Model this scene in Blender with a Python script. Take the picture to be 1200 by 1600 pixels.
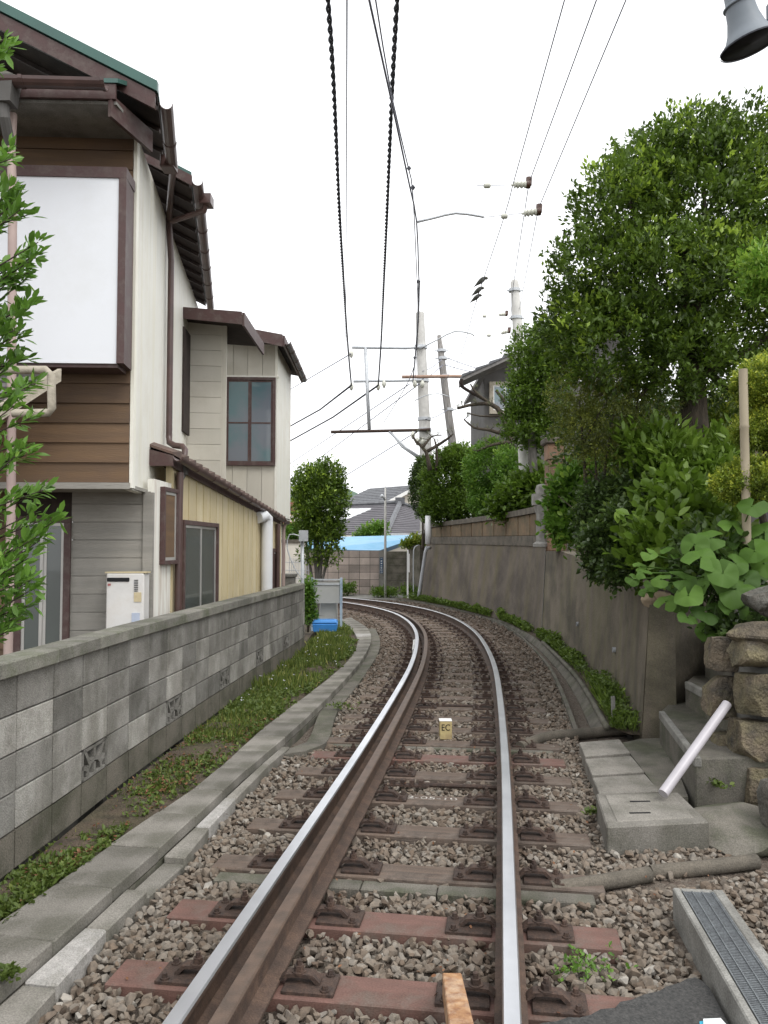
import bpy, bmesh, math, random
import numpy as np
from mathutils import Vector, Matrix, noise as mnoise

for o in list(bpy.data.objects): bpy.data.objects.remove(o)
S = bpy.context.scene
C = S.collection
R = math.radians
# ------------------------------------------------------------------ camera
F = 1244.0; PITCH = math.atan(56/F); CZ = 1.76      # focal length in pixels of a 1200x1600 frame
cam = bpy.data.cameras.new('camera'); camo = bpy.data.objects.new('camera', cam); C.objects.link(camo)
camo.location = (0, 0, CZ); camo.rotation_euler = (R(90)+PITCH, 0, 0)
cam.sensor_fit = 'VERTICAL'; cam.sensor_height = 36; cam.sensor_width = 27; cam.lens = 36*F/1600
cam.clip_start = 0.05; cam.clip_end = 2000
S.camera = camo
S.render.resolution_x = 768; S.render.resolution_y = 1024
# ------------------------------------------------------------------ light
SUN_EL, SUN_AZ = 55, 140      # degrees, azimuth clockwise from +Y
w = bpy.data.worlds.new('World'); S.world = w; w.use_nodes = True
nt = w.node_tree; nt.nodes.clear()
sky = nt.nodes.new('ShaderNodeTexSky'); sky.sky_type = 'NISHITA'; sky.sun_disc = False
sky.sun_elevation = R(SUN_EL); sky.sun_rotation = R(SUN_AZ); sky.air_density = 1.0; sky.dust_density = 3.0; sky.ozone_density = 1.0
hs = nt.nodes.new('ShaderNodeHueSaturation'); hs.inputs['Saturation'].default_value = 0.12
mx = nt.nodes.new('ShaderNodeMixRGB'); mx.inputs[0].default_value = 0.62; mx.inputs[2].default_value = (10.5, 10.6, 10.8, 1)
bg = nt.nodes.new('ShaderNodeBackground'); bg.inputs[1].default_value = 0.14
wo = nt.nodes.new('ShaderNodeOutputWorld')
nt.links.new(sky.outputs[0], hs.inputs['Color']); nt.links.new(hs.outputs[0], mx.inputs[1])
nt.links.new(mx.outputs[0], bg.inputs[0]); nt.links.new(bg.outputs[0], wo.inputs[0])
sl = bpy.data.lights.new('sun', 'SUN'); sl.energy = 0.9; sl.angle = R(25); sl.color = (1, .97, .92)
so = bpy.data.objects.new('sun', sl); C.objects.link(so)
d = Vector((math.sin(R(SUN_AZ))*math.cos(R(SUN_EL)), math.cos(R(SUN_AZ))*math.cos(R(SUN_EL)), math.sin(R(SUN_EL))))
so.rotation_euler = d.to_track_quat('Z', 'Y').to_euler(); so.location = (8, -12, 20)
S.view_settings.view_transform = 'Standard'; S.view_settings.look = 'None'
S.view_settings.exposure = 0.55; S.view_settings.gamma = 1.0

# ------------------------------------------------------------------ measuring helpers
def ray(px, py):
    u = (px-600)/F; v = (800-py)/F
    return u, math.cos(PITCH)-math.sin(PITCH)*v, math.sin(PITCH)+math.cos(PITCH)*v
def G(px, py, z=0.0):                     # point of the level z seen at a photo pixel
    a, b, c = ray(px, py); t = (z-CZ)/c
    return Vector((a*t, b*t, z))
def W(px, py, Y):                         # point at distance Y seen at a photo pixel
    a, b, c = ray(px, py); t = Y/b
    return Vector((a*t, Y, CZ+c*t))
def V(*a): return Vector(a)
rng = random.Random(7); nr = np.random.default_rng(11)

# ------------------------------------------------------------------ materials
MATS = {}
def mat(name, c1, c2=None, sc=6, rough=.8, bump=.25, bsc=60, var=0., c3=None, c3sc=1.2, c3amt=.5, streak=None,
        metal=0, spec=.3, lo=.35, hi=.65, bdist=.01, stretch=None, trans=0, ramp=None, coat=0, speck=0, c4=None, c4sc=1.5, c4amt=.5):
    m = bpy.data.materials.new(name); m.use_nodes = True; t = m.node_tree; N = t.nodes; K = t.links
    b = N['Principled BSDF']; b.inputs['Roughness'].default_value = rough; b.inputs['Metallic'].default_value = metal
    b.inputs['Specular IOR Level'].default_value = spec
    tc = N.new('ShaderNodeTexCoord'); co = tc.outputs['Object']
    if stretch:
        mp = N.new('ShaderNodeMapping'); mp.inputs['Scale'].default_value = stretch; K.new(co, mp.inputs[0]); co1 = mp.outputs[0]
    else: co1 = co
    c2 = c2 or tuple(x*.75 for x in c1)
    n1 = N.new('ShaderNodeTexNoise'); n1.inputs['Scale'].default_value = sc; n1.inputs['Detail'].default_value = 7; K.new(co1, n1.inputs['Vector'])
    rp = N.new('ShaderNodeValToRGB'); rp.color_ramp.elements[0].position = lo; rp.color_ramp.elements[1].position = hi
    rp.color_ramp.elements[0].color = (*c1, 1); rp.color_ramp.elements[1].color = (*c2, 1)
    K.new(n1.outputs[0], rp.inputs[0]); col = rp.outputs[0]
    at_ = N.new('ShaderNodeAttribute'); at_.attribute_name = 'rnd'
    if ramp:                              # colour picked per piece from its random value
        r2 = N.new('ShaderNodeValToRGB'); e = r2.color_ramp.elements
        e[0].position = ramp[0][0]; e[0].color = (*ramp[0][1], 1); e[1].position = ramp[-1][0]; e[1].color = (*ramp[-1][1], 1)
        for p, c in ramp[1:-1]:
            q = e.new(p); q.color = (*c, 1)
        K.new(at_.outputs['Fac'], r2.inputs[0])
        mm = N.new('ShaderNodeMixRGB'); mm.blend_type = 'MULTIPLY'; mm.inputs[0].default_value = 1
        K.new(r2.outputs[0], mm.inputs[1]); K.new(col, mm.inputs[2]); col = mm.outputs[0]
    if c3:
        n3 = N.new('ShaderNodeTexNoise'); n3.inputs['Scale'].default_value = c3sc; n3.inputs['Detail'].default_value = 6
        n3.inputs['Roughness'].default_value = .65
        if streak:
            mp3 = N.new('ShaderNodeMapping'); mp3.inputs['Scale'].default_value = streak; K.new(co, mp3.inputs[0]); K.new(mp3.outputs[0], n3.inputs['Vector'])
        else: K.new(co, n3.inputs['Vector'])
        r3 = N.new('ShaderNodeValToRGB'); r3.color_ramp.elements[0].position = .46; r3.color_ramp.elements[1].position = .66
        K.new(n3.outputs[0], r3.inputs[0])
        mu = N.new('ShaderNodeMath'); mu.operation = 'MULTIPLY'; mu.inputs[1].default_value = c3amt; K.new(r3.outputs[0], mu.inputs[0])
        m3 = N.new('ShaderNodeMixRGB'); K.new(mu.outputs[0], m3.inputs[0]); K.new(col, m3.inputs[1]); m3.inputs[2].default_value = (*c3, 1)
        col = m3.outputs[0]
    if c4:                                # patches of dirt with their own shape
        n4 = N.new('ShaderNodeTexNoise'); n4.inputs['Scale'].default_value = c4sc; n4.inputs['Detail'].default_value = 9; n4.inputs['Roughness'].default_value = .7; K.new(co, n4.inputs['Vector'])
        r4 = N.new('ShaderNodeValToRGB'); r4.color_ramp.elements[0].position = .50; r4.color_ramp.elements[1].position = .64; K.new(n4.outputs[0], r4.inputs[0])
        m4 = N.new('ShaderNodeMath'); m4.operation = 'MULTIPLY'; m4.inputs[1].default_value = c4amt; K.new(r4.outputs[0], m4.inputs[0])
        x4 = N.new('ShaderNodeMixRGB'); K.new(m4.outputs[0], x4.inputs[0]); K.new(col, x4.inputs[1]); x4.inputs[2].default_value = (*c4, 1); col = x4.outputs[0]
    if speck:
        n5 = N.new('ShaderNodeTexNoise'); n5.inputs['Scale'].default_value = 130; n5.inputs['Detail'].default_value = 3; K.new(co, n5.inputs['Vector'])
        r5 = N.new('ShaderNodeMapRange'); r5.inputs[1].default_value = .3; r5.inputs[2].default_value = .7; r5.inputs[3].default_value = 1-speck; r5.inputs[4].default_value = 1+speck; K.new(n5.outputs[0], r5.inputs[0])
        x5 = N.new('ShaderNodeMixRGB'); x5.blend_type = 'MULTIPLY'; x5.inputs[0].default_value = 1; K.new(col, x5.inputs[1]); K.new(r5.outputs[0], x5.inputs[2]); col = x5.outputs[0]
    if var:
        ma = N.new('ShaderNodeMath'); ma.operation = 'MULTIPLY_ADD'; ma.inputs[1].default_value = var; ma.inputs[2].default_value = 1-var/2
        K.new(at_.outputs['Fac'], ma.inputs[0])
        mv = N.new('ShaderNodeMixRGB'); mv.blend_type = 'MULTIPLY'; mv.inputs[0].default_value = 1
        K.new(col, mv.inputs[1]); K.new(ma.outputs[0], mv.inputs[2]); col = mv.outputs[0]
    K.new(col, b.inputs['Base Color'])
    if bump:
        n2 = N.new('ShaderNodeTexNoise'); n2.inputs['Scale'].default_value = bsc; n2.inputs['Detail'].default_value = 5; K.new(co1, n2.inputs['Vector'])
        bp = N.new('ShaderNodeBump'); bp.inputs['Strength'].default_value = bump; bp.inputs['Distance'].default_value = bdist
        K.new(n2.outputs[0], bp.inputs['Height']); K.new(bp.outputs[0], b.inputs['Normal'])
    if coat: b.inputs['Coat Weight'].default_value = coat
    if trans:
        tr = N.new('ShaderNodeBsdfTranslucent'); K.new(col, tr.inputs[0]); ms = N.new('ShaderNodeMixShader'); ms.inputs[0].default_value = trans
        K.new(b.outputs[0], ms.inputs[1]); K.new(tr.outputs[0], ms.inputs[2]); K.new(ms.outputs[0], N['Material Output'].inputs[0])
    MATS[name] = m
    return m
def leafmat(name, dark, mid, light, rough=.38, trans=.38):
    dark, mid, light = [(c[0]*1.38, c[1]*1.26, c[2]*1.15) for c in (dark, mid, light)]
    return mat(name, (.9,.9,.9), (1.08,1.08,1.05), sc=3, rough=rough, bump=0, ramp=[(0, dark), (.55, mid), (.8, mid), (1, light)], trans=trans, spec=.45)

M = MATS
mat('rust_steel', (.085,.054,.041), (.045,.032,.027), sc=30, rough=.75, bump=.4, bsc=150, var=.3, c3=(.05,.038,.032), c3sc=6, c3amt=.6, speck=.3)
mat('rail_side', (.115,.075,.055), (.07,.048,.038), sc=14, rough=.75, bump=.3, bsc=120, c3=(.055,.042,.035), c3sc=3, c3amt=.7, speck=.25)
mat('rail_top', (.78,.79,.82), (.66,.67,.7), sc=3, rough=.36, bump=0, bsc=300, metal=1, stretch=(1,1,1))
mat('guard_top', (.15,.105,.08), (.10,.075,.06), sc=12, rough=.55, bump=.2, bsc=150, metal=.3)
mat('rail_joint_paint', (.75,.75,.73), rough=.6)
mat('sleeper_red', (.18,.098,.08), (.135,.078,.064), sc=5, rough=.7, bump=.25, bsc=70, c3=(.11,.068,.052), c3sc=5, c3amt=.7, stretch=(1,4,4), var=.2, c4=(.15,.125,.105), c4sc=4, c4amt=.7, speck=.2)
mat('sleeper_wood', (.17,.125,.098), (.10,.078,.064), sc=3, rough=.85, bump=.6, bsc=22, stretch=(.6,9,9), c3=(.20,.17,.145), c3sc=3, c3amt=.6, var=.4, c4=(.07,.055,.046), c4sc=5, c4amt=.7, speck=.2)
STONE = mat('ballast_stone', (.85,.85,.85), (1.2,1.17,1.12), sc=45, rough=.9, bump=.35, bsc=160,
    ramp=[(0,(.085,.065,.05)),(.2,(.15,.117,.09)),(.45,(.18,.15,.122)),(.7,(.205,.182,.155)),(.9,(.24,.22,.195)),(1,(.32,.30,.27))], bdist=.004)
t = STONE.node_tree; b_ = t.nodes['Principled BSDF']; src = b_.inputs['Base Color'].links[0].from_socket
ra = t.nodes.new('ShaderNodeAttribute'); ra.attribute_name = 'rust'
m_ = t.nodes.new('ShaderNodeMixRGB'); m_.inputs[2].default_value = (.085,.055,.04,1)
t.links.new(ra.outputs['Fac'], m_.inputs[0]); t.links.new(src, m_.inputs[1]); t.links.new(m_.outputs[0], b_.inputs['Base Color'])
mat('ballast_bed', (.11,.085,.068), (.17,.145,.118), sc=28, rough=.95, bump=1, bsc=45, bdist=.04)
mat('drain_dirt', (.055,.05,.042), (.035,.033,.03), sc=9, rough=.6, bump=.5)
mat('soil', (.11,.082,.06), (.06,.048,.036), sc=9, rough=.95, bump=.8, bsc=40, bdist=.03, c3=(.07,.075,.035), c3sc=2, c3amt=.5, speck=.3)
mat('asphalt', (.075,.073,.07), (.045,.045,.044), sc=60, rough=.9, bump=.8, bsc=160, bdist=.006, speck=.28)
mat('slab', (.235,.22,.195), (.165,.155,.135), sc=4, rough=.9, bump=.35, bsc=90, var=.4, c3=(.12,.118,.095), c3sc=2.2, c3amt=.6, speck=.28, c4=(.105,.10,.078), c4sc=3.2, c4amt=.55)
mat('slab_light', (.42,.40,.38), (.33,.32,.30), sc=30, rough=.9, bump=.3, bsc=120, c3=(.22,.21,.19), c3sc=4, c3amt=.5, speck=.28, c4=(.24,.23,.20), c4sc=5, c4amt=.6)
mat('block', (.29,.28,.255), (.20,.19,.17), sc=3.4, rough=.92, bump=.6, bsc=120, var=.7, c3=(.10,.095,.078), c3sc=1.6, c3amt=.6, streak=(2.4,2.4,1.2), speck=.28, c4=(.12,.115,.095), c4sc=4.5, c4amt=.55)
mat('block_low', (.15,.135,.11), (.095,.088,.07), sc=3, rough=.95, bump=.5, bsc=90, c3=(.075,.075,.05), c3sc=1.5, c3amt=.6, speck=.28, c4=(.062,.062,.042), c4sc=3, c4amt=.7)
mat('mortar', (.075,.07,.06), (.05,.047,.04), sc=10, rough=.95, bump=.4)
mat('coping', (.215,.205,.18), (.14,.135,.115), sc=4, rough=.9, bump=.4, bsc=80, var=.3, c3=(.11,.12,.08), c3sc=3, c3amt=.5, speck=.28, c4=(.09,.10,.06), c4sc=5, c4amt=.7)
mat('block_pink', (.36,.30,.265), (.27,.23,.205), sc=2.5, rough=.92, bump=.4, bsc=60, var=.55, c3=(.17,.155,.13), c3sc=1, c3amt=.5, speck=.28)
mat('retaining', (.155,.13,.105), (.095,.08,.066), sc=1.6, rough=.88, bump=.5, bsc=30, c3=(.13,.112,.055), c3sc=1.0, c3amt=.6, streak=(2.2,2.2,.22), bdist=.012, c4=(.055,.047,.04), c4sc=.9, c4amt=.55, speck=.2)
mat('retaining_near', (.19,.162,.125), (.115,.10,.078), sc=2.6, rough=.88, bump=.5, bsc=30, c3=(.155,.15,.075), c3sc=1.0, c3amt=.5, streak=(3.4,3.4,.3), bdist=.012, c4=(.06,.054,.043), c4sc=.9, c4amt=.65, speck=.2)
mat('concrete', (.165,.152,.128), (.10,.093,.08), sc=5, rough=.92, bump=.45, bsc=70, c3=(.09,.10,.06), c3sc=3, c3amt=.5, var=.2, speck=.28, c4=(.07,.075,.045), c4sc=2.5, c4amt=.6)
mat('concrete_light', (.26,.255,.235), (.19,.185,.17), sc=6, rough=.9, bump=.3, bsc=110, c3=(.14,.135,.12), c3sc=3, c3amt=.5, speck=.28)
mat('concrete_pole', (.60,.59,.56), (.50,.49,.465), sc=6, rough=.85, bump=.2, bsc=80, streak=(6,6,.5), c3=(.4,.39,.37), c3amt=.4)
mat('stone_cap', (.14,.122,.098), (.085,.076,.062), sc=6, rough=.9, bump=.5, bsc=50, speck=.28)
mat('oya_panel', (.18,.125,.075), (.12,.09,.06), sc=5, rough=.9, bump=.4, bsc=50, var=.5, c3=(.14,.125,.075), c3sc=3, c3amt=.6, c4=(.09,.075,.05), c4sc=3, c4amt=.7, speck=.2)
mat('brown_stone', (.25,.15,.10), (.18,.125,.085), sc=4, rough=.9, bump=.4, bsc=50, var=.4)
mat('carved_stone', (.30,.295,.28), (.20,.195,.18), sc=9, rough=.95, bump=.7, bsc=40, c3=(.42,.41,.39), c3sc=6, c3amt=.5)
mat('rock', (.155,.125,.09), (.055,.05,.042), sc=7, rough=.95, bump=1, bsc=38, bdist=.03, c3=(.25,.22,.12), c3sc=4, c3amt=.55, var=.4, speck=.3)
mat('rock_dark', (.11,.10,.085), (.06,.058,.05), sc=7, rough=.95, bump=1, bsc=30, bdist=.03, c3=(.17,.17,.15), c3sc=8, c3amt=.5, var=.3, speck=.3)
mat('rock_tan', (.36,.29,.20), (.26,.2,.14), sc=5, rough=.95, bump=.7, bsc=30, var=.4)
mat('pillar_mortar', (.17,.165,.15), (.09,.088,.08), sc=6, rough=.95, bump=.6, bsc=40)
mat('white_siding', (.80,.79,.73), (.76,.75,.68), sc=1.2, rough=.55, bump=.05, bsc=20, c3=(.70,.66,.50), c3sc=1, c3amt=.45, streak=(9,9,.4), spec=.4, c4=(.66,.62,.53), c4sc=1.6, c4amt=.4)
mat('white_stained', (.80,.79,.74), (.74,.73,.66), sc=1.2, rough=.6, bump=.05, c3=(.36,.24,.16), c3sc=1, c3amt=.7, streak=(11,11,.7))
mat('white_panel', (.70,.72,.75), (.68,.70,.73), sc=1, rough=.45, bump=.02, c4=(.60,.61,.61), c4sc=1.1, c4amt=.35)
mat('yellow_siding', (.58,.49,.30), (.53,.45,.285), sc=1.5, rough=.6, bump=.05, c3=(.64,.58,.44), c3sc=1, c3amt=.6, streak=(4,4,.5), var=.12, c4=(.46,.37,.2), c4sc=1.7, c4amt=.4)
mat('beige_siding', (.56,.53,.46), (.51,.485,.42), sc=1.2, rough=.65, bump=.08, var=.12, c3=(.47,.45,.38), c3sc=1, c3amt=.4, streak=(4,4,.5), c4=(.42,.39,.32), c4sc=1.5, c4amt=.4)
mat('brown_siding', (.15,.092,.05), (.11,.07,.042), sc=2.5, rough=.6, bump=.3, bsc=30, var=.35, c3=(.11,.072,.05), c3sc=2, c3amt=.6, stretch=(.5,.5,5))
mat('brown_siding_dull', (.115,.085,.065), (.085,.065,.052), sc=2.5, rough=.7, bump=.3, bsc=30, var=.3, stretch=(.5,.5,5))
mat('gray_siding', (.30,.285,.255), (.255,.245,.22), sc=3, rough=.75, bump=.5, bsc=26, var=.15, stretch=(.35,.35,7), c4=(.19,.18,.16), c4sc=1.5, c4amt=.4)
mat('brown_trim', (.085,.048,.045), (.06,.036,.034), sc=10, rough=.5, bump=.15, bsc=60, c3=(.20,.16,.14), c3sc=10, c3amt=.35)
mat('brown_gutter', (.10,.057,.05), (.07,.042,.038), sc=6, rough=.35, bump=.05, spec=.5)
mat('dark_wood', (.045,.032,.027), (.028,.021,.018), sc=8, rough=.8, bump=.3)
mat('green_metal', (.045,.12,.10), (.04,.10,.085), sc=3, rough=.4, bump=.05, spec=.5)
mat('roof_tile', (.13,.085,.068), (.085,.06,.05), sc=8, rough=.7, bump=.3, var=.4)
mat('gray_tile', (.15,.155,.165), (.10,.103,.11), sc=5, rough=.6, bump=.4, bsc=20, var=.35)
mat('gray_shingle', (.135,.13,.14), (.115,.11,.12), sc=3, rough=.8, bump=.4, bsc=12, var=.15)
mat('kawara', (.20,.19,.18), (.13,.125,.12), sc=8, rough=.6, bump=.2, var=.3)
mat('blue_roof', (.17,.38,.56), (.21,.42,.60), sc=3, rough=.45, bump=.05, c4=(.13,.27,.38), c4sc=.8, c4amt=.5)
mat('blue_trim', (.09,.14,.19), (.07,.11,.15), sc=3, rough=.6, bump=.05)
mat('red_roof', (.32,.11,.09), (.25,.09,.075), sc=5, rough=.7, bump=.2, var=.2)
mat('plaster', (.70,.66,.58), (.62,.58,.50), sc=2, rough=.85, bump=.1, var=.1)
mat('dark_plaster', (.13,.125,.12), (.10,.096,.09), sc=3, rough=.85, bump=.2)
mat('white_paint', (.80,.80,.78), (.74,.74,.72), sc=8, rough=.5, bump=.03)
mat('heater_white', (.66,.65,.63), (.62,.61,.59), sc=3, rough=.4, bump=.02, c3=(.45,.36,.24), c3sc=5, c3amt=.2, c4=(.5,.48,.45), c4sc=4, c4amt=.3)
mat('dark_slot', (.012,.012,.014), rough=.6, bump=0)
mat('sticker', (.55,.47,.30), (.48,.4,.25), sc=20, rough=.6, bump=0)
mat('sticker_blue', (.50,.56,.68), rough=.6, bump=0)
mat('sticker_red', (.40,.14,.13), rough=.6, bump=0)
mat('alu', (.50,.49,.46), (.44,.43,.41), sc=6, rough=.4, bump=.03, metal=.4)
mat('pvc_gray', (.42,.43,.45), (.36,.37,.39), sc=5, rough=.45, bump=.03)
mat('pvc_white', (.70,.71,.72), (.62,.63,.65), sc=4, rough=.4, bump=.03)
mat('pvc_pink', (.40,.31,.28), (.33,.25,.23), sc=4, rough=.5, bump=.03)
mat('pipe_lilac', (.42,.40,.425), (.36,.34,.36), sc=5, rough=.35, bump=.03, spec=.5)
mat('wrapped_pipe', (.40,.36,.29), (.30,.27,.215), sc=16, rough=.8, bump=.6, bsc=40)
mat('galv', (.52,.54,.56), (.44,.46,.48), sc=8, rough=.5, bump=.05, metal=.3)
mat('blue_gray_steel', (.40,.49,.58), (.34,.42,.50), sc=6, rough=.5, bump=.05)
mat('board_back', (.42,.42,.40), (.37,.37,.35), sc=3, rough=.7, bump=.1)
mat('blue_plastic', (.06,.27,.68), (.05,.24,.62), sc=4, rough=.35, bump=.03, spec=.5)
mat('navy_sign', (.025,.06,.12), rough=.5, bump=0)
mat('cable_black', (.05,.052,.065), (.035,.037,.047), sc=20, rough=.6, bump=.1)
mat('wire', (.20,.21,.27), (.15,.16,.2), sc=20, rough=.5, bump=0)
mat('porcelain', (.62,.62,.54), (.54,.54,.47), sc=4, rough=.3, bump=0, spec=.5)
mat('insulator_brown', (.10,.05,.035), rough=.3, bump=0, spec=.5)
mat('rusty_bar', (.42,.24,.12), (.24,.12,.065), sc=24, rough=.85, bump=.5, bsc=90, c3=(.55,.44,.33), c3sc=14, c3amt=.5)
mat('rusty_pipe', (.42,.29,.22), (.33,.22,.17), sc=8, rough=.8, bump=.2)
mat('old_pole', (.30,.285,.27), (.17,.16,.15), sc=5, rough=.9, bump=.5, stretch=(4,4,.5))
mat('bark', (.085,.068,.05), (.05,.042,.033), sc=8, rough=.95, bump=.8, bsc=26, stretch=(3,3,.7), bdist=.02)
mat('bark_gray', (.15,.14,.125), (.095,.09,.08), sc=8, rough=.95, bump=.7, bsc=26, stretch=(3,3,.7), bdist=.02)
mat('bamboo', (.36,.31,.22), (.28,.24,.17), sc=5, rough=.6, bump=.1, stretch=(1,1,.3))
mat('marker_yellow', (.50,.41,.20), (.42,.33,.17), sc=14, rough=.8, bump=.2, c3=(.3,.22,.13), c3sc=10, c3amt=.5)
mat('black_paint', (.015,.015,.014), rough=.7, bump=0)
mat('grate', (.20,.215,.225), (.16,.17,.18), sc=20, rough=.5, bump=.1, metal=.4, speck=.3)
mat('speaker_gray', (.20,.225,.25), (.17,.195,.22), sc=5, rough=.55, bump=.05)
mat('speaker_inner', (.016,.016,.018), rough=.8, bump=0)
mat('bird', (.05,.055,.05), (.09,.085,.06), sc=20, rough=.8, bump=.1)
mat('worn_paint', (.50,.48,.44), (.22,.19,.16), sc=60, rough=.8, bump=0, lo=.45, hi=.6)
mat('paper_white', (.82,.84,.85), rough=.6, bump=0)
mat('paper_cyan', (.05,.42,.6), rough=.6, bump=0)
mat('hill', (.10,.16,.115), (.13,.19,.14), sc=.5, rough=.95, bump=1, bsc=.9, bdist=2)
mat('dry_leaf', (.15,.09,.055), (.22,.14,.085), sc=20, rough=.8, bump=0, ramp=[(0,(.5,.3,.2)),(1,(1.2,1,.9))])
mat('petal', (.75,.75,.78), rough=.6, bump=0)
leafmat('leaf_tree', (.028,.056,.010), (.076,.138,.02), (.24,.37,.05))
leafmat('leaf_bush', (.036,.075,.010), (.082,.155,.018), (.13,.22,.04))
leafmat('leaf_bright', (.05,.12,.018), (.10,.21,.03), (.22,.36,.06))
leafmat('leaf_olive', (.055,.08,.018), (.115,.15,.03), (.22,.27,.055))
leafmat('leaf_dark', (.026,.05,.016), (.05,.092,.024), (.10,.16,.034))
leafmat('leaf_hedge', (.07,.12,.018), (.16,.23,.03), (.38,.45,.07))
leafmat('leaf_near', (.05,.12,.02), (.10,.22,.035), (.20,.36,.07), rough=.35)
leafmat('leaf_big', (.026,.062,.01), (.042,.095,.014), (.062,.13,.022), rough=.6, trans=.15)
MATS['leaf_big'].node_tree.nodes['Principled BSDF'].inputs['Specular IOR Level'].default_value = .22
leafmat('weed_bright', (.05,.09,.018), (.10,.17,.03), (.20,.30,.06), rough=.5)
leafmat('leaf_pine', (.06,.075,.05), (.10,.115,.07), (.14,.16,.09))
leafmat('grass_blade', (.05,.08,.02), (.10,.15,.03), (.26,.28,.09), rough=.6)
leafmat('weed_leaf', (.045,.078,.018), (.085,.135,.028), (.17,.22,.06), rough=.5)
# glass: dim reflective pane
def glass(name, c, rough=.08):
    m = mat(name, c, tuple(x*.8 for x in c), sc=1.5, rough=rough, bump=0, spec=.8); m.node_tree.nodes['Principled BSDF'].inputs['Coat Weight'].default_value = .6
glass('glass_frosted', (.085,.10,.095), .25); mat('glass_reflection_tint', (.15,.17,.20), (.10,.17,.19), sc=1.6, rough=.08, bump=0, spec=.8, coat=.6, lo=.45, hi=.62); glass('glass_dark', (.03,.03,.035), .1)  # bay pane is opaque: grey-blue reflection and curtain blotches painted into its colour
# curtain glass with blue-green blotches
mat('curtain', (.16,.17,.18), (.10,.26,.28), sc=2.2, rough=.7, bump=0, lo=.45, hi=.6)

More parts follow.
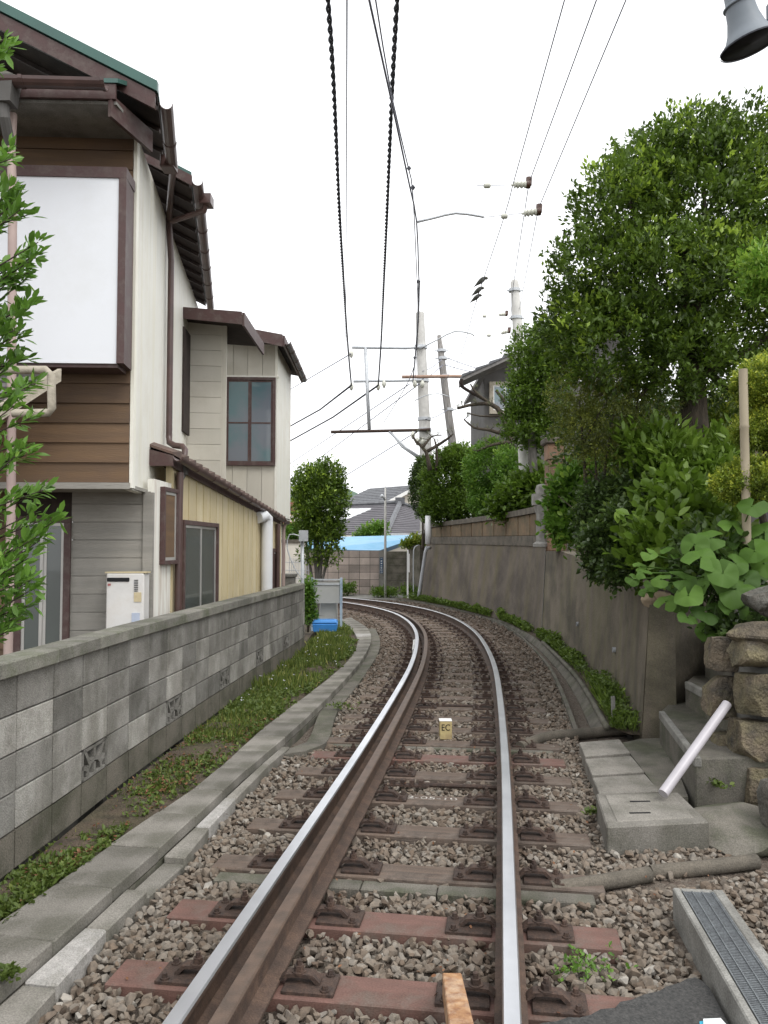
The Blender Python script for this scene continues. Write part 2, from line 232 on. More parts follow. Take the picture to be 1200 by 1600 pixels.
# ------------------------------------------------------------------ mesh builder
WL = {}                                    # world location of things
def orient(ax, up=None):
    z = Vector(ax).normalized(); u = Vector((0,0,1)) if abs(z.z) < .95 else Vector((0,1,0))
    x = u.cross(z).normalized(); y = z.cross(x)
    return x, y, z
class MB:
    def __init__(s): s.v = []; s.f = []; s.m = []; s.r = []
    def add(s, vs, fs, mi=0, r=None):
        n = len(s.v); s.v += [tuple(a) for a in vs]
        r = rng.random() if r is None else r
        for f in fs: s.f.append([i+n for i in f]); s.m.append(mi); s.r.append(r)
        return s
    def hexa(s, p, mi=0, r=None):          # p: 4 bottom then 4 top, ccw from above
        return s.add(p, [(3,2,1,0),(4,5,6,7),(0,1,5,4),(1,2,6,5),(2,3,7,6),(3,0,4,7)], mi, r)
    def box(s, c, d, rz=0, mi=0, r=None, M3=None):
        p = []
        for z in (-1, 1):
            for x, y in ((-1,-1),(1,-1),(1,1),(-1,1)): p.append(Vector((x*d[0]/2, y*d[1]/2, z*d[2]/2)))
        m = M3 or Matrix.Rotation(rz, 3, 'Z'); c = Vector(c)
        return s.hexa([c+m@q for q in p], mi, r)
    def wall(s, a, b, z0, z1, t, mi=0, r=None, off=0):   # box standing between plan points a, b; thickness t to the left of a->b, shifted by off
        a = Vector((a[0],a[1],0)); b = Vector((b[0],b[1],0)); d = (b-a).normalized(); n = Vector((-d.y, d.x, 0))
        z0 = z0 if hasattr(z0,'__len__') else (z0,z0); z1 = z1 if hasattr(z1,'__len__') else (z1,z1)
        a0 = a+n*off; b0 = b+n*off; a1 = a0+n*t; b1 = b0+n*t
        q = [(a0,z0[0]),(b0,z0[1]),(b1,z0[1]),(a1,z0[0]),(a0,z1[0]),(b0,z1[1]),(b1,z1[1]),(a1,z1[0])]
        return s.hexa([V(p.x,p.y,z) for p,z in q], mi, r)
    def prism(s, poly, z0, z1, mi=0, r=None):
        n = len(poly); p = [V(a[0],a[1],z0) for a in poly]+[V(a[0],a[1],z1) for a in poly]
        return s.add(p, [tuple(range(n-1,-1,-1)), tuple(range(n,2*n))]+[(i,(i+1)%n,n+(i+1)%n,n+i) for i in range(n)], mi, r)
    def tube(s, path, r, n=8, mi=0, rn=None, cap=True):
        path = [Vector(p) for p in path]; k = len(path); rs = r if hasattr(r,'__len__') else [r]*k
        vs = []; px = None
        for i, p in enumerate(path):
            t = (path[min(i+1,k-1)]-path[max(i-1,0)]).normalized()
            if px is None: x, y, _ = orient(t)
            else:
                x = (px-t*px.dot(t)).normalized(); y = t.cross(x)
            px = x
            for j in range(n):
                a = 2*math.pi*j/n; vs.append(p+(x*math.cos(a)+y*math.sin(a))*rs[i])
        fs = [(i*n+j, i*n+(j+1)%n, (i+1)*n+(j+1)%n, (i+1)*n+j) for i in range(k-1) for j in range(n)]
        if cap: fs += [tuple(range(n-1,-1,-1)), tuple(range((k-1)*n, k*n))]
        return s.add(vs, fs, mi, rn)
    def sweep(s, prof, path, mis=None, closed=True):       # prof: (offset right, z); path: plan/3d points
        path = [Vector(p) if len(p)==3 else V(p[0],p[1],0) for p in path]; k = len(path); n = len(prof); vs = []
        for i, p in enumerate(path):
            t = path[min(i+1,k-1)]-path[max(i-1,0)]; t.z = 0; t.normalize(); rt = V(t.y,-t.x,0)
            for a, z in prof: vs.append(p+rt*a+V(0,0,z))
        e = n if closed else n-1; n0 = len(s.v); s.v += [tuple(v) for v in vs]
        for i in range(k-1):
            for j in range(e):
                s.f.append([n0+i*n+j, n0+i*n+(j+1)%n, n0+(i+1)*n+(j+1)%n, n0+(i+1)*n+j][::-1]); s.m.append(mis[j] if mis else 0); s.r.append(.5)
        if closed:
            s.f.append([n0+j for j in range(n)]); s.m.append(0); s.r.append(.5)
            s.f.append([n0+(k-1)*n+j for j in range(n-1,-1,-1)]); s.m.append(0); s.r.append(.5)
        return s
    def disc(s, c, ax, r, h, n=12, mi=0, r2=None):
        c = Vector(c); a = Vector(ax).normalized(); return s.tube([c, c+a*h], [r, r if r2 is None else r2], n, mi)
    def build(s, name, mats, parent=None, smooth=False, bev=0, **tags):
        mats = mats if isinstance(mats, (list, tuple)) else [mats]
        vs = np.array(s.v, float)
        if parent is not None: org = WL[parent.name]
        else:
            mn = vs.min(0); mxx = vs.max(0); org = Vector(((mn[0]+mxx[0])/2, (mn[1]+mxx[1])/2, mn[2]))
            if tags.get('origin') is not None: org = Vector(tags.pop('origin'))
        tags.pop('origin', None)
        vs = vs-np.array(org)
        me = bpy.data.meshes.new(name); me.from_pydata(vs.tolist(), [], s.f)
        for m in mats: me.materials.append(M[m] if isinstance(m, str) else m)
        me.polygons.foreach_set('material_index', s.m)
        at = me.attributes.new('rnd', 'FLOAT', 'FACE'); at.data.foreach_set('value', s.r)
        if bev:
            bm = bmesh.new(); bm.from_mesh(me)
            ed = [e for e in bm.edges if len(e.link_faces) == 2 and e.calc_face_angle(0) > .5]
            bmesh.ops.bevel(bm, geom=ed, offset=bev, segments=1, affect='EDGES', clamp_overlap=True); bm.to_mesh(me); bm.free()
        if smooth: me.shade_smooth() if smooth is True else (me.shade_smooth(), me.set_sharp_from_angle(angle=smooth))
        me.update(); me.validate()
        o = bpy.data.objects.new(name, me); C.objects.link(o)
        if parent is not None:
            o.parent = parent; WL[o.name] = org
        else: o.location = org; WL[o.name] = Vector(org)
        tag(o, **tags)
        return o
def tag(o, label=None, cat=None, group=None, kind=None):
    if label: o['label'] = label
    if label and not kind: o['kind'] = 'thing'
    if cat: o['category'] = cat
    if group: o['group'] = group
    if kind: o['kind'] = kind
    return o
def thing(name, label, cat, loc, group=None):
    o = bpy.data.objects.new(name, None); C.objects.link(o); o.location = loc; o.empty_display_size = .2
    WL[o.name] = Vector(loc); return tag(o, label, cat, group)
def np_mesh(name, vs, fs, rn, mats, parent=None, extra=None, flat=True, **tags):
    vs = np.asarray(vs, np.float64); fs = np.asarray(fs, np.int32)
    if parent is not None: org = np.array(WL[parent.name])
    else: org = np.array([vs[:,0].mean(), vs[:,1].mean(), vs[:,2].min()])
    me = bpy.data.meshes.new(name); k = fs.shape[1]
    me.vertices.add(len(vs)); me.vertices.foreach_set('co', (vs-org).ravel())
    me.loops.add(fs.size); me.loops.foreach_set('vertex_index', fs.ravel())
    me.polygons.add(len(fs)); me.polygons.foreach_set('loop_start', np.arange(0, fs.size, k, dtype=np.int32))
    a = me.attributes.new('rnd', 'FLOAT', 'FACE'); a.data.foreach_set('value', np.clip(rn,0,1).astype(np.float32))
    for nme, val in (extra or {}).items():
        a = me.attributes.new(nme, 'FLOAT', 'FACE'); a.data.foreach_set('value', val.astype(np.float32))
    me.materials.append(M[mats]); me.update(calc_edges=True)
    if flat: me.shade_flat()
    o = bpy.data.objects.new(name, me); C.objects.link(o)
    if parent is not None: o.parent = parent; WL[o.name] = Vector(org)
    else: o.location = org; WL[o.name] = Vector(org)
    return tag(o, **tags)
def copy_tree(o, loc, rz=None, sub=True, **tags):
    c = o.copy(); C.objects.link(c); c.location = loc
    if rz is not None: c.rotation_euler = (0,0,rz)
    for k, v_ in tags.items(): c[{'cat':'category'}.get(k,k)] = v_
    for ch in list(o.children):
        d_ = ch.copy(); C.objects.link(d_); d_.parent = c
        for g in list(ch.children):
            e = g.copy(); C.objects.link(e); e.parent = d_
    return c
def text_mesh(name, txt, size, mtx, m, parent, depth=.001):
    cu = bpy.data.curves.new(name, 'FONT'); cu.body = txt; cu.size = size; cu.extrude = depth; cu.align_x = 'CENTER'; cu.align_y = 'CENTER'
    to = bpy.data.objects.new(name, cu); C.objects.link(to); bpy.context.view_layer.update()
    me = bpy.data.meshes.new_from_object(to.evaluated_get(bpy.context.evaluated_depsgraph_get()))
    bpy.data.objects.remove(to); me.materials.clear(); me.materials.append(M[m]); me.transform(mtx)
    o = bpy.data.objects.new(name, me); C.objects.link(o); o.parent = parent; return o
ORD = ['first','second','third','fourth','fifth','sixth','seventh','eighth','ninth','tenth','eleventh','twelfth','thirteenth','fourteenth','fifteenth','sixteenth','seventeenth','eighteenth','nineteenth','twentieth',
 'twenty-first','twenty-second','twenty-third','twenty-fourth','twenty-fifth','twenty-sixth','twenty-seventh','twenty-eighth','twenty-ninth','thirtieth']
def dense(pts, step=.15, closed=False):    # catmull-rom resample
    P = [Vector(p) if len(p)==3 else V(p[0],p[1],0) for p in pts]; P = [2*P[0]-P[1]]+P+[2*P[-1]-P[-2]]; out = []
    for i in range(1, len(P)-2):
        a, b, c, d_ = P[i-1:i+3]; n = max(2, int((c-b).length/step))
        for j in range(n):
            t = j/n; out.append(.5*((2*b)+(c-a)*t+(2*a-5*b+4*c-d_)*t*t+(3*b-a-3*c+d_)*t**3))
    out.append(P[-2]); return out
def resample(P, step):
    P = [Vector(p) for p in P]; out = [P[0]]; acc = 0
    for a, b in zip(P, P[1:]):
        L = (b-a).length
        while acc+L >= step:
            t = (step-acc)/L; a = a+(b-a)*t; out.append(a); L = (b-a).length; acc = 0
            if L == 0: break
        acc += L
    return out
def offs(P, o):
    out = []
    for i, p in enumerate(P):
        t = P[min(i+1,len(P)-1)]-P[max(i-1,0)]; t.z = 0; t.normalize(); out.append(p+V(t.y,-t.x,0)*o)
    return out
def atfrac(P, t):
    L = [0]
    for a, b in zip(P, P[1:]): L.append(L[-1]+(b-a).length)
    s = t*L[-1]
    for i in range(len(P)-1):
        if L[i+1] >= s: return P[i]+(P[i+1]-P[i])*((s-L[i])/max(1e-9, L[i+1]-L[i]))
    return P[-1]
def inpoly(x, y, poly):
    r = np.zeros(len(x), bool); n = len(poly)
    for i in range(n):
        x1, y1 = poly[i][0], poly[i][1]; x2, y2 = poly[(i+1)%n][0], poly[(i+1)%n][1]
        if y1 == y2: continue
        r ^= ((y1 > y) != (y2 > y)) & (x < (x2-x1)*(y-y1)/(y2-y1)+x1)
    return r
def segdist(x, y, P):
    d = np.full(len(x), 9.)
    for a, b in zip(P, P[1:]):
        ex, ey = b.x-a.x, b.y-a.y; t = np.clip(((x-a.x)*ex+(y-a.y)*ey)/(ex*ex+ey*ey+1e-9), 0, 1)
        d = np.minimum(d, np.hypot(x-a.x-ex*t, y-a.y-ey*t))
    return d

# ------------------------------------------------------------------ track geometry
RR = dense([(.035,0),(.43,2.75),(.85,5.62),(1.11,7.56),(1.29,9.0),(1.49,10.77),(1.66,13.0),(1.745,15.4),(1.63,17.9),(1.27,20.3),(.57,22.5),(-.33,24.3),(-1.385,25.75),(-2.7,27.0),(-4.2,28.0),(-6,28.8)], .2)
for _ in range(12): RR = [RR[0]]+[(a+2*b+c)/4 for a, b, c in zip(RR, RR[1:], RR[2:])]+[RR[-1]]
CL = offs(RR, -.566); LR = offs(RR, -1.132); GR = offs(RR, -1.132+.155)
ZT = .16                                   # rail height above the sleepers
hp = [(-.062,0),(.062,0),(.062,.012),(.012,.03),(.008,.034),(.008,.115),(.03,.128),(.0325,.135),(.0325,.15),(.027,.158),(-.027,.158),(-.0325,.15),(-.0325,.135),(-.03,.128),(-.008,.115),(-.008,.034),(-.012,.03),(-.062,.012)]
mi_run = [0]*18; mi_run[8] = 1; mi_run[9] = 1; mi_run[10] = 1
def rail(path, name, top, label, z0=.012, cut=None):
    p = [q+V(0,0,z0) for q in path]; r_ = MB().sweep(hp, p, mi_run)
    return r_.build(name, ['rail_side', top], smooth=R(25), label=label, cat='rail')
rail(RR, 'rail', 'rail_top', 'outer running rail with bright worn top, on the right of the track')
lrail = rail(LR, 'rail', 'rail_top', 'inner running rail with bright worn top, beside the rusty check rail')
gr = rail(GR, 'check_rail', 'guard_top', 'rusty brown check rail running just inside the left rail', z0=.016)
# white painted rail joint on the left rail
for i, p in enumerate(LR):
    if 13.2 < p.y < 13.9:
        pass
jb = MB()
jp = [p for p in LR if 12.9 < p.y < 14.6]
jb.sweep([(-.07,.03),(-.034,.03),(-.034,.11),(-.07,.09)], [p+V(0,0,.012) for p in jp])
jb.build('fish_plate', 'rail_joint_paint', lrail)

# sleepers -----------------------------------------------------------------
def make_sleeper(m, label, detail=True, cuts=None):
    b = MB(); L = 2.12; b.box((0,0,-.07), (L,.2,.14))
    s_ = b.build('sleeper', m, bev=.006, origin=(0,0,0), label=label, cat='sleeper', group='sleepers under the track')
    # plate spots: distance from the middle, side of the clip
    for x, sd in ((-.566-.165, -1), (-.566+.155+.165, 1), (.566-.165, -1), (.566+.165, 1)):
        p = MB(); p.box((x+.02*sd, 0, .006), (.21,.155,.018))
        if not detail:
            p.box((x-.03*sd,0,.035), (.10,.055,.04)); p.tube([(x-.02*sd,0,.03),(x-.02*sd,0,.085)], .02, 6)
            p.tube([(x+.085*sd,.055,.01),(x+.085*sd,.055,.035)], .014, 6); p.tube([(x+.085*sd,-.055,.01),(x+.085*sd,-.055,.035)], .014, 6)
            p.build('tie_plate', 'rust_steel', s_); continue
        pl = p.build('tie_plate', 'rust_steel', s_, bev=.003)
        c = MB()                            # arched clip pressing on the rail foot
        pr = [(-.10,.022),(-.075,.045),(-.03,.05),(.02,.048),(.045,.018),(.06,.018),(.06,.03),(.03,.062),(-.03,.066),(-.08,.06),(-.105,.034)]
        n = len(pr); vs = [V(x+a*sd, y, z*.85) for y in (-.026,.026) for a, z in pr]
        c.add(vs, [tuple(range(n))[::-1], tuple(range(n,2*n))]+[(i,(i+1)%n,n+(i+1)%n,n+i) for i in range(n)])
        c.build('clip', 'rust_steel', pl)
        c = MB(); c.disc((x-.03*sd,0,.05),(0,0,1),.03,.008,12); c.disc((x-.03*sd,0,.058),(0,0,1),.02,.022,6); c.disc((x-.03*sd,0,.08),(0,0,1),.011,.02,8)
        c.build('bolt', 'rust_steel', pl)
        for yy in (-.058,.058):
            c = MB(); c.disc((x+.088*sd,yy,.014),(0,0,1),.019,.008,10); c.disc((x+.088*sd,yy,.022),(0,0,1),.013,.016,6, r2=.011)
            c.build('spike', 'rust_steel', pl)
    return s_
near_wood = make_sleeper('sleeper_wood', 'x'); near_red = make_sleeper('sleeper_red', 'x')
far_wood = make_sleeper('sleeper_wood', 'x', detail=False)
# stations of the sleepers along the centre line (first from photo pixels, then even spacing)
ST = []
cum = [0]
for a, b in zip(CL, CL[1:]): cum.append(cum[-1]+(b-a).length)
def cl_at(s):
    for i in range(len(CL)-1):
        if cum[i+1] >= s:
            t = (s-cum[i])/(cum[i+1]-cum[i]); p = CL[i]+(CL[i+1]-CL[i])*t; dd = CL[min(i+2,len(CL)-1)]-CL[max(i-1,0)]
            return p, math.atan2(dd.y, dd.x)-math.pi/2
def s_of_y(y):
    for i in range(len(CL)-1):
        if CL[i+1].y >= y: return cum[i]+(cum[i+1]-cum[i])*(y-CL[i].y)/(CL[i+1].y-CL[i].y)
kn = [1548,1440,1361,1298,1249,1211,1184,1161,1140,1122,1106]
ys = [G(600,k,0).y for k in kn]
print('sleeper y', [round(y,2) for y in ys])
ST = [s_of_y(ys[0])-.57]+[s_of_y(y) for y in ys]
step = (ST[-1]-ST[1])/(len(ys)-1)
step = .60
while ST[-1] < cum[-1]-.7: ST.append(ST[-1]+step)
SLEEP = []
used = {'near_wood':0,'near_red':0,'far':0}
reds = {0,1,2,7}
for i, s in enumerate(ST):
    p, a = cl_at(s); SLEEP.append((p, a))
    if i == 0: lb = 'red-brown sleeper at the bottom edge under the rusty bar, partly out of view'
    elif i in (1,2): lb = ['red-brown painted sleeper nearest the camera in full view', 'red-brown painted sleeper, second from the camera'][i-1]
    elif i == 7: lb = 'lone red-brown sleeper just in front of the small EC marker'
    elif i == 5: lb = 'grey-brown wooden sleeper with white painted number'
    elif i < 7: lb = 'weathered wooden sleeper, %s one beyond the two red-brown sleepers' % ORD[i-3]
    elif i-8 < 14: lb = 'weathered wooden sleeper, %s one beyond the red-brown sleeper by the EC marker' % ORD[i-8]
    else: lb = 'dark wooden sleeper on the far curve of the track'
    src_ = near_red if i in reds else (near_wood if p.y < 9 else far_wood)
    o = copy_tree(src_, (p.x,p.y,rng.uniform(-.004,.003)), a+rng.uniform(-.006,.006), label=lb)
    if i == 5:
        text_mesh('painted_number', '2-05-10', .085, Matrix.Translation((.05,.035,.0015))@Matrix.Diagonal((1.35,.9,1,1)), 'worn_paint', o, .0005)
for o in (near_wood, near_red, far_wood):
    for ch in list(o.children):
        for g in list(ch.children): bpy.data.objects.remove(g)
        bpy.data.objects.remove(ch)
    bpy.data.objects.remove(o)

# ------------------------------------------------------------------ ground sheets
g = MB()
N_ = 60
g.add([V(-900,-60,-.32),V(900,-60,-.32),V(900,1500,-.32),V(-900,1500,-.32)], [(0,1,2,3)])
g.build('ground', 'soil', kind='structure', origin=(0,0,-.32))
def sheet(name, A, B, m, zf=None, na=60, nb=6, amp=.015, kind='structure', label=None, cat=None):
    vs = []; fs = []
    for i in range(na+1):
        a = atfrac(A, i/na); b = atfrac(B, i/na)
        for j in range(nb+1):
            p = a+(b-a)*(j/nb); e = 0 if j in (0,nb) else 1
            p = V(p.x, p.y, p.z+mnoise.noise(p*3)*amp*2*e); vs.append(p)
    for i in range(na):
        for j in range(nb): fs.append((i*(nb+1)+j, (i+1)*(nb+1)+j, (i+1)*(nb+1)+j+1, i*(nb+1)+j+1)[::-1])
    b = MB(); b.add(vs, fs, 0, .5); o = b.build(name, m, kind=kind, label=label, cat=cat); o.data.shade_smooth(); return o
BEDL = offs(CL, -1.95); BEDR = offs(CL, 1.75)
sheet('ballast_bed', [p+V(0,0,-.06) for p in BEDL], [p+V(0,0,-.06) for p in BEDR], 'ballast_bed', na=160, nb=22, amp=.012)

# left side polylines (photo pixels on measured levels)
ZS = .085
slab_in = [G(*p, ZS) for p in ((0,1438),(140,1345),(205,1293),(280,1249),(341,1200),(420,1130),(513,1060),(545,1030),(556,1012),(558,997),(548,982),(530,969))]
slab_out = [G(*p, ZS) for p in ((121,1438),(215,1352),(275,1303),(327,1254),(392,1195),(453,1144),(518,1083),(561,1036),(577,1010),(580,995),(573,980),(548,964))]
d0 = (slab_in[0]-slab_in[1]).normalized(); slab_in = [slab_in[0]+d0*1.6]+slab_in
d0 = (slab_out[0]-slab_out[1]).normalized(); slab_out = [slab_out[0]+d0*1.25+V(-.06,0,0)]+slab_out
slab_in = dense(slab_in, .15); slab_out = dense(slab_out, .15)
for _ in range(3):
    slab_in = [slab_in[0]]+[(a+2*b+c)/4 for a,b,c in zip(slab_in,slab_in[1:],slab_in[2:])]+[slab_in[-1]]
    slab_out = [slab_out[0]]+[(a+2*b+c)/4 for a,b,c in zip(slab_out,slab_out[1:],slab_out[2:])]+[slab_out[-1]]
Ls = sum((b-a).length for a,b in zip(slab_out, slab_out[1:]))
ns = int(Ls/.53)
def nearest(P, p):
    best = None
    for a, b in zip(P, P[1:]):
        e = b-a; t = max(0, min(1, (p-a).dot(e)/max(1e-9, e.length_squared))); q = a+e*t; d_ = (q-p).length
        if best is None or d_ < best[0]: best = (d_, q)
    return best[1]
for i in range(ns):
    t0, t1 = i/ns, (i+1)/ns
    qa, qb = atfrac(slab_out,t0+.00012), atfrac(slab_out,t1-.00012); q = [nearest(slab_in,qa), qa, qb, nearest(slab_in,qb)]
    dz = rng.uniform(-.004,.004); tl = [rng.uniform(-.003,.003) for _ in range(4)]; light = i == ns-8
    b = MB(); b.hexa([V(p.x,p.y,ZS-.075+dz+t_) for p,t_ in zip(q,tl)]+[V(p.x,p.y,ZS+dz+t_) for p,t_ in zip(q,tl)])
    b.build('concrete_slab', 'slab_light' if light else 'slab', bev=.007, cat='slab', group='concrete slabs along the grass verge',
        label='pale grey slab in the verge row beside the tall grass' if light else ('weathered grey concrete slab, %s from the camera in the row along the grass' % ORD[i] if i < 30 else 'weathered concrete slab at the far bend of the row'))
# shallow concrete base under both rows
b = MB(); nn = 60
for i in range(nn):
    q = [atfrac(slab_in,i/nn)+V(-.01,0,0), atfrac(slab_out,i/nn), atfrac(slab_out,(i+1)/nn), atfrac(slab_in,(i+1)/nn)+V(-.01,0,0)]
    b.hexa([V(p.x,p.y,-.14) for p in q]+[V(p.x,p.y,.005) for p in q])
b.build('trough_base', 'concrete', kind='structure')
# second, lower row next to the ballast
ko = [G(*p,.03) for p in ((-40,1690),(20,1618),(89,1541),(168,1452),(231,1391),(289,1340),(327,1293),(369,1247),(420,1195),(453,1167))]
for i in range(len(ko)-1):
    a, c = ko[i], ko[i+1]
    def innr(p):
        best = nearest(slab_out, V(p.x,p.y,ZS)); dd = (best-p); dd.z = 0; L_ = dd.length
        return p+dd*max(0,(L_-.012)/L_)
    q = [innr(a), a, c, innr(c)]
    ctr = sum(q, V(0,0,0))/4; q = [ctr+(p-ctr)*.985 for p in q]
    lt = i in (2, 6); zz = .03+rng.uniform(-.005,.005)
    if i == 4: zz = -.005
    b = MB(); b.hexa([V(p.x,p.y,-.12) for p in q]+[V(p.x,p.y,zz) for p in q])
    b.build('kerb_block', 'slab_light' if lt else 'slab', bev=.008, cat='kerb block', group='kerb blocks between slabs and ballast',
        label={2:'pale speckled kerb block nearest the bottom left corner',6:'short pale kerb block halfway up the lower row'}.get(i, 'dull grey kerb block, %s in the lower row beside the ballast' % ORD[i]))
kb = [G(*p,.01) for p in ((440,1178),(504,1162),(525,1110),(560,1065),(588,1022),(592,1000),(585,982))]
kb = dense(kb,.2); b = MB(); b.sweep([(-.16,-.1),(.02,-.1),(.02,0),(-.16,0)], kb); b.build('concrete_edging', 'concrete', cat='edging', label='narrow concrete edging strip between slab row and ballast further along', bev=0)

# ------------------------------------------------------------------ left block wall
WT = 1.10                                   # underside of the coping
wb = [V(-1.99,2.2,0), V(-1.925,4.0,0), V(-1.895,4.4,0), V(-1.85,5.5,0), V(-1.80,6.35,0), V(-1.56,9.8,0), V(-1.33,12.6,0), V(-1.33,13.5,0)]
wallp = dense(wb, .1)
bl = resample(wallp, .4); th = .12
root = thing('block_wall', 'long grey concrete block wall with flat coping beside the house', 'wall', (bl[5].x, bl[5].y, .05))
body = MB(); low = MB(); mort = MB(); vents = []
hvent = {(3,2),(6,2),(9,2),(12,2),(15,2),(19,2)}
for i in range(len(bl)-1):
    a, c = bl[i], bl[i+1]; dd = (c-a).normalized(); n = V(dd.y,-dd.x,0)       # towards the track
    mort.wall(a-n*(.075 if i%4==3 else .02), c-n*(.075 if i%4==3 else .02), -.1, WT-.001, (th-.085 if i%4==3 else th-.045), 0, .5)
    for k in range(5):
        z0 = WT-.2*(k+1)+.004; z1 = WT-.2*k-.004
        A = a+dd*.006; B = c-dd*.006; jt = rng.uniform(-.002,.002)
        vent = (k == 3 and i % 4 == 3)
        if vent: vents.append((a, c, dd, n, z0, z1)); continue
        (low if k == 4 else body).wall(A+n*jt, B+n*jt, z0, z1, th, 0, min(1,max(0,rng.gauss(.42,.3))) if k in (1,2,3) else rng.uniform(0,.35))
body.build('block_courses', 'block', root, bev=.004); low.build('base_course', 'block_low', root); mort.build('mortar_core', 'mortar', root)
for a, c, dd, n, z0, z1 in vents:           # openwork vent block: frame plus fan-shaped web
    b = MB(); u0, u1 = .004, .396; zz0, zz1 = z0, z1
    def P(u, z, dpt): q = a+dd*u-n*dpt; return V(q.x,q.y,z)
    def bar(u0,z0,u1,z1,w): # slanted bar in wall plane
        dv = V(u1-u0,z1-z0,0); L_ = dv.length; dv.normalize(); pn = V(-dv.y,dv.x,0)*w/2
        qs = [(u0+pn.x,z0+pn.y),(u0-pn.x,z0-pn.y),(u1-pn.x,z1-pn.y),(u1+pn.x,z1+pn.y)]
        b.add([P(u,z,.0) for u,z in qs]+[P(u,z,.10) for u,z in qs], [(0,1,2,3)[::-1],(4,5,6,7),(0,1,5,4),(1,2,6,5),(2,3,7,6),(3,0,4,7)], 0, .2)
    bar(u0,zz0+.009,u1,zz0+.009,.018); bar(u0,zz1-.009,u1,zz1-.009,.018); bar(u0+.012,zz0,u0+.012,zz1,.024); bar(u1-.012,zz0,u1-.012,zz1,.024)
    um = .2; bar(um,zz0,um,zz0+.08,.03)
    arc = [(um+.11*math.cos(t_),zz0+.02+.085*math.sin(t_)) for t_ in np.linspace(0,math.pi,7)]
    for p_,q_ in zip(arc,arc[1:]): bar(*p_,*q_,.026)
    bar(um-.08,zz0+.09,um-.16,zz1,.028); bar(um+.08,zz0+.09,um+.16,zz1,.028); bar(um,zz0+.1,um,zz1,.03); bar(um-.11,zz0+.06,u0,zz0+.09,.026); bar(um+.11,zz0+.06,u1,zz0+.09,.026)
    b.build('vent_block', 'block', root); b = MB(); b.wall(a-n*.05+dd*.02, c-n*.05-dd*.02, z0+.01, z1-.01, .02); b.build('vent_shade_plate', 'dark_slot', root)  # near-black plate stands in for shade in the holes of the web
cp = resample(wallp, .6)
b = MB()
for a, c in zip(cp, cp[1:]):
    dd = (c-a).normalized(); n = V(dd.y,-dd.x,0); A = a+dd*.003+n*.03; B = c-dd*.003+n*.03
    b.wall(A, B, WT, WT+.085, .18)
b.build('coping', 'coping', root, bev=.008)
# verge ground between wall and slabs
vA = [p+V(.02,0,.07) for p in wallp]; vA = [V(-2.0,1.9,.07)]+[V(p.x,p.y,.09) for p in vA]+[V(-1.2,15,.06),V(-1.35,17.5,.06)]
vB = [V(p.x-.005,p.y,.06) for p in slab_in]
sheet('verge', vA, vB, 'soil', na=120, nb=8, amp=.03)
b = MB(); b.prism([(p.x-.1,p.y) for p in wallp]+[(-1.45,30),(-30,30),(-30,1.5),(-2.1,1.5)], -.2, .04); b.build('yard', 'soil', kind='structure')

# ------------------------------------------------------------------ left house
HR = thing('wooden_house', 'two-storey house with brown, white and cream siding behind the block wall', 'house', (-2.5,8,.04))
A0 = V(-2.154,6.7,0); AL = V(-6.5,6.7-.22,0)
C1 = V(-2.65,10.62,0)
def siding_h(name, a, b_, z0, z1, pitch, m, proud=.014, flat=False, t=.03, parent=HR):
    # horizontal boards from a to b, outer face on the RIGHT of a->b
    mb = MB(); a = V(a[0],a[1],0); b_ = V(b_[0],b_[1],0); d_ = (b_-a).normalized(); n = V(d_.y,-d_.x,0); z = z0
    while z < z1-.01:
        e = min(z+pitch-(.005 if flat else 0), z1); pb = 0 if flat else proud
        if flat:
            mb.hexa([a+V(0,0,z),b_+V(0,0,z),b_-n*t+V(0,0,z),a-n*t+V(0,0,z),a+V(0,0,e),b_+V(0,0,e),b_-n*t+V(0,0,e),a-n*t+V(0,0,e)])
        else:
            mb.hexa([a+n*pb+V(0,0,z),b_+n*pb+V(0,0,z),b_-n*t+V(0,0,z),a-n*t+V(0,0,z),a+V(0,0,e),b_+V(0,0,e),b_-n*t+V(0,0,e),a-n*t+V(0,0,e)])
        z += pitch
    mb.wall(a-n*(t+.001), b_-n*(t+.001), z0, z1, .04, 0, .1)
    return mb.build(name, m, parent)
def siding_v(name, a, b_, z0, z1, pitch, m, t=.03, parent=HR, gap=.006, ribs=0):
    mb = MB(); a = V(a[0],a[1],0); b_ = V(b_[0],b_[1],0); L_ = (b_-a).length; d_ = (b_-a)/L_; n = V(d_.y,-d_.x,0)
    zz0 = z0 if hasattr(z0,'__len__') else (z0,z0); zz1 = z1 if hasattr(z1,'__len__') else (z1,z1)
    k = max(1, round(L_/pitch)); f0 = lambda t_, zz: zz[0]+(zz[1]-zz[0])*t_
    for i in range(k):
        u0, u1 = i*L_/k+gap/2, (i+1)*L_/k-gap/2
        mb.wall(a+d_*u0, a+d_*u1, (f0(u0/L_,zz0),f0(u1/L_,zz0)), (f0(u0/L_,zz1),f0(u1/L_,zz1)), t)
        if ribs: mb.wall(a+d_*(u0+.002), a+d_*(u0+.022), (f0(u0/L_,zz0),)*2, (f0(u0/L_,zz1),)*2, .012, off=-.010)
    mb.wall(a+d_*.001, b_-d_*.001, zz0, zz1, .03, 0, .1, off=t+.001)
    return mb.build(name, m, parent)
# upper front: clapboard wall
siding_h('upper_front_wall', AL, A0, 2.31, 5.5, .168, 'brown_siding', proud=.016)
b = MB(); b.wall(AL+V(0,.0,0), A0+V(.012,0,0), 2.255, 2.308, .10, off=-.02); b.build('sill_beam', 'gray_siding', HR)
b = MB(); b.hexa([V(-6.5,6.5,2.27),V(-2.16,6.73,2.27),V(-2.2,7.4,2.27),V(-6.5,7.3,2.27),V(-6.5,6.5,2.30),V(-2.16,6.73,2.30),V(-2.2,7.4,2.30),V(-6.5,7.3,2.30)]); b.build('overhang_soffit', 'gray_siding', HR)
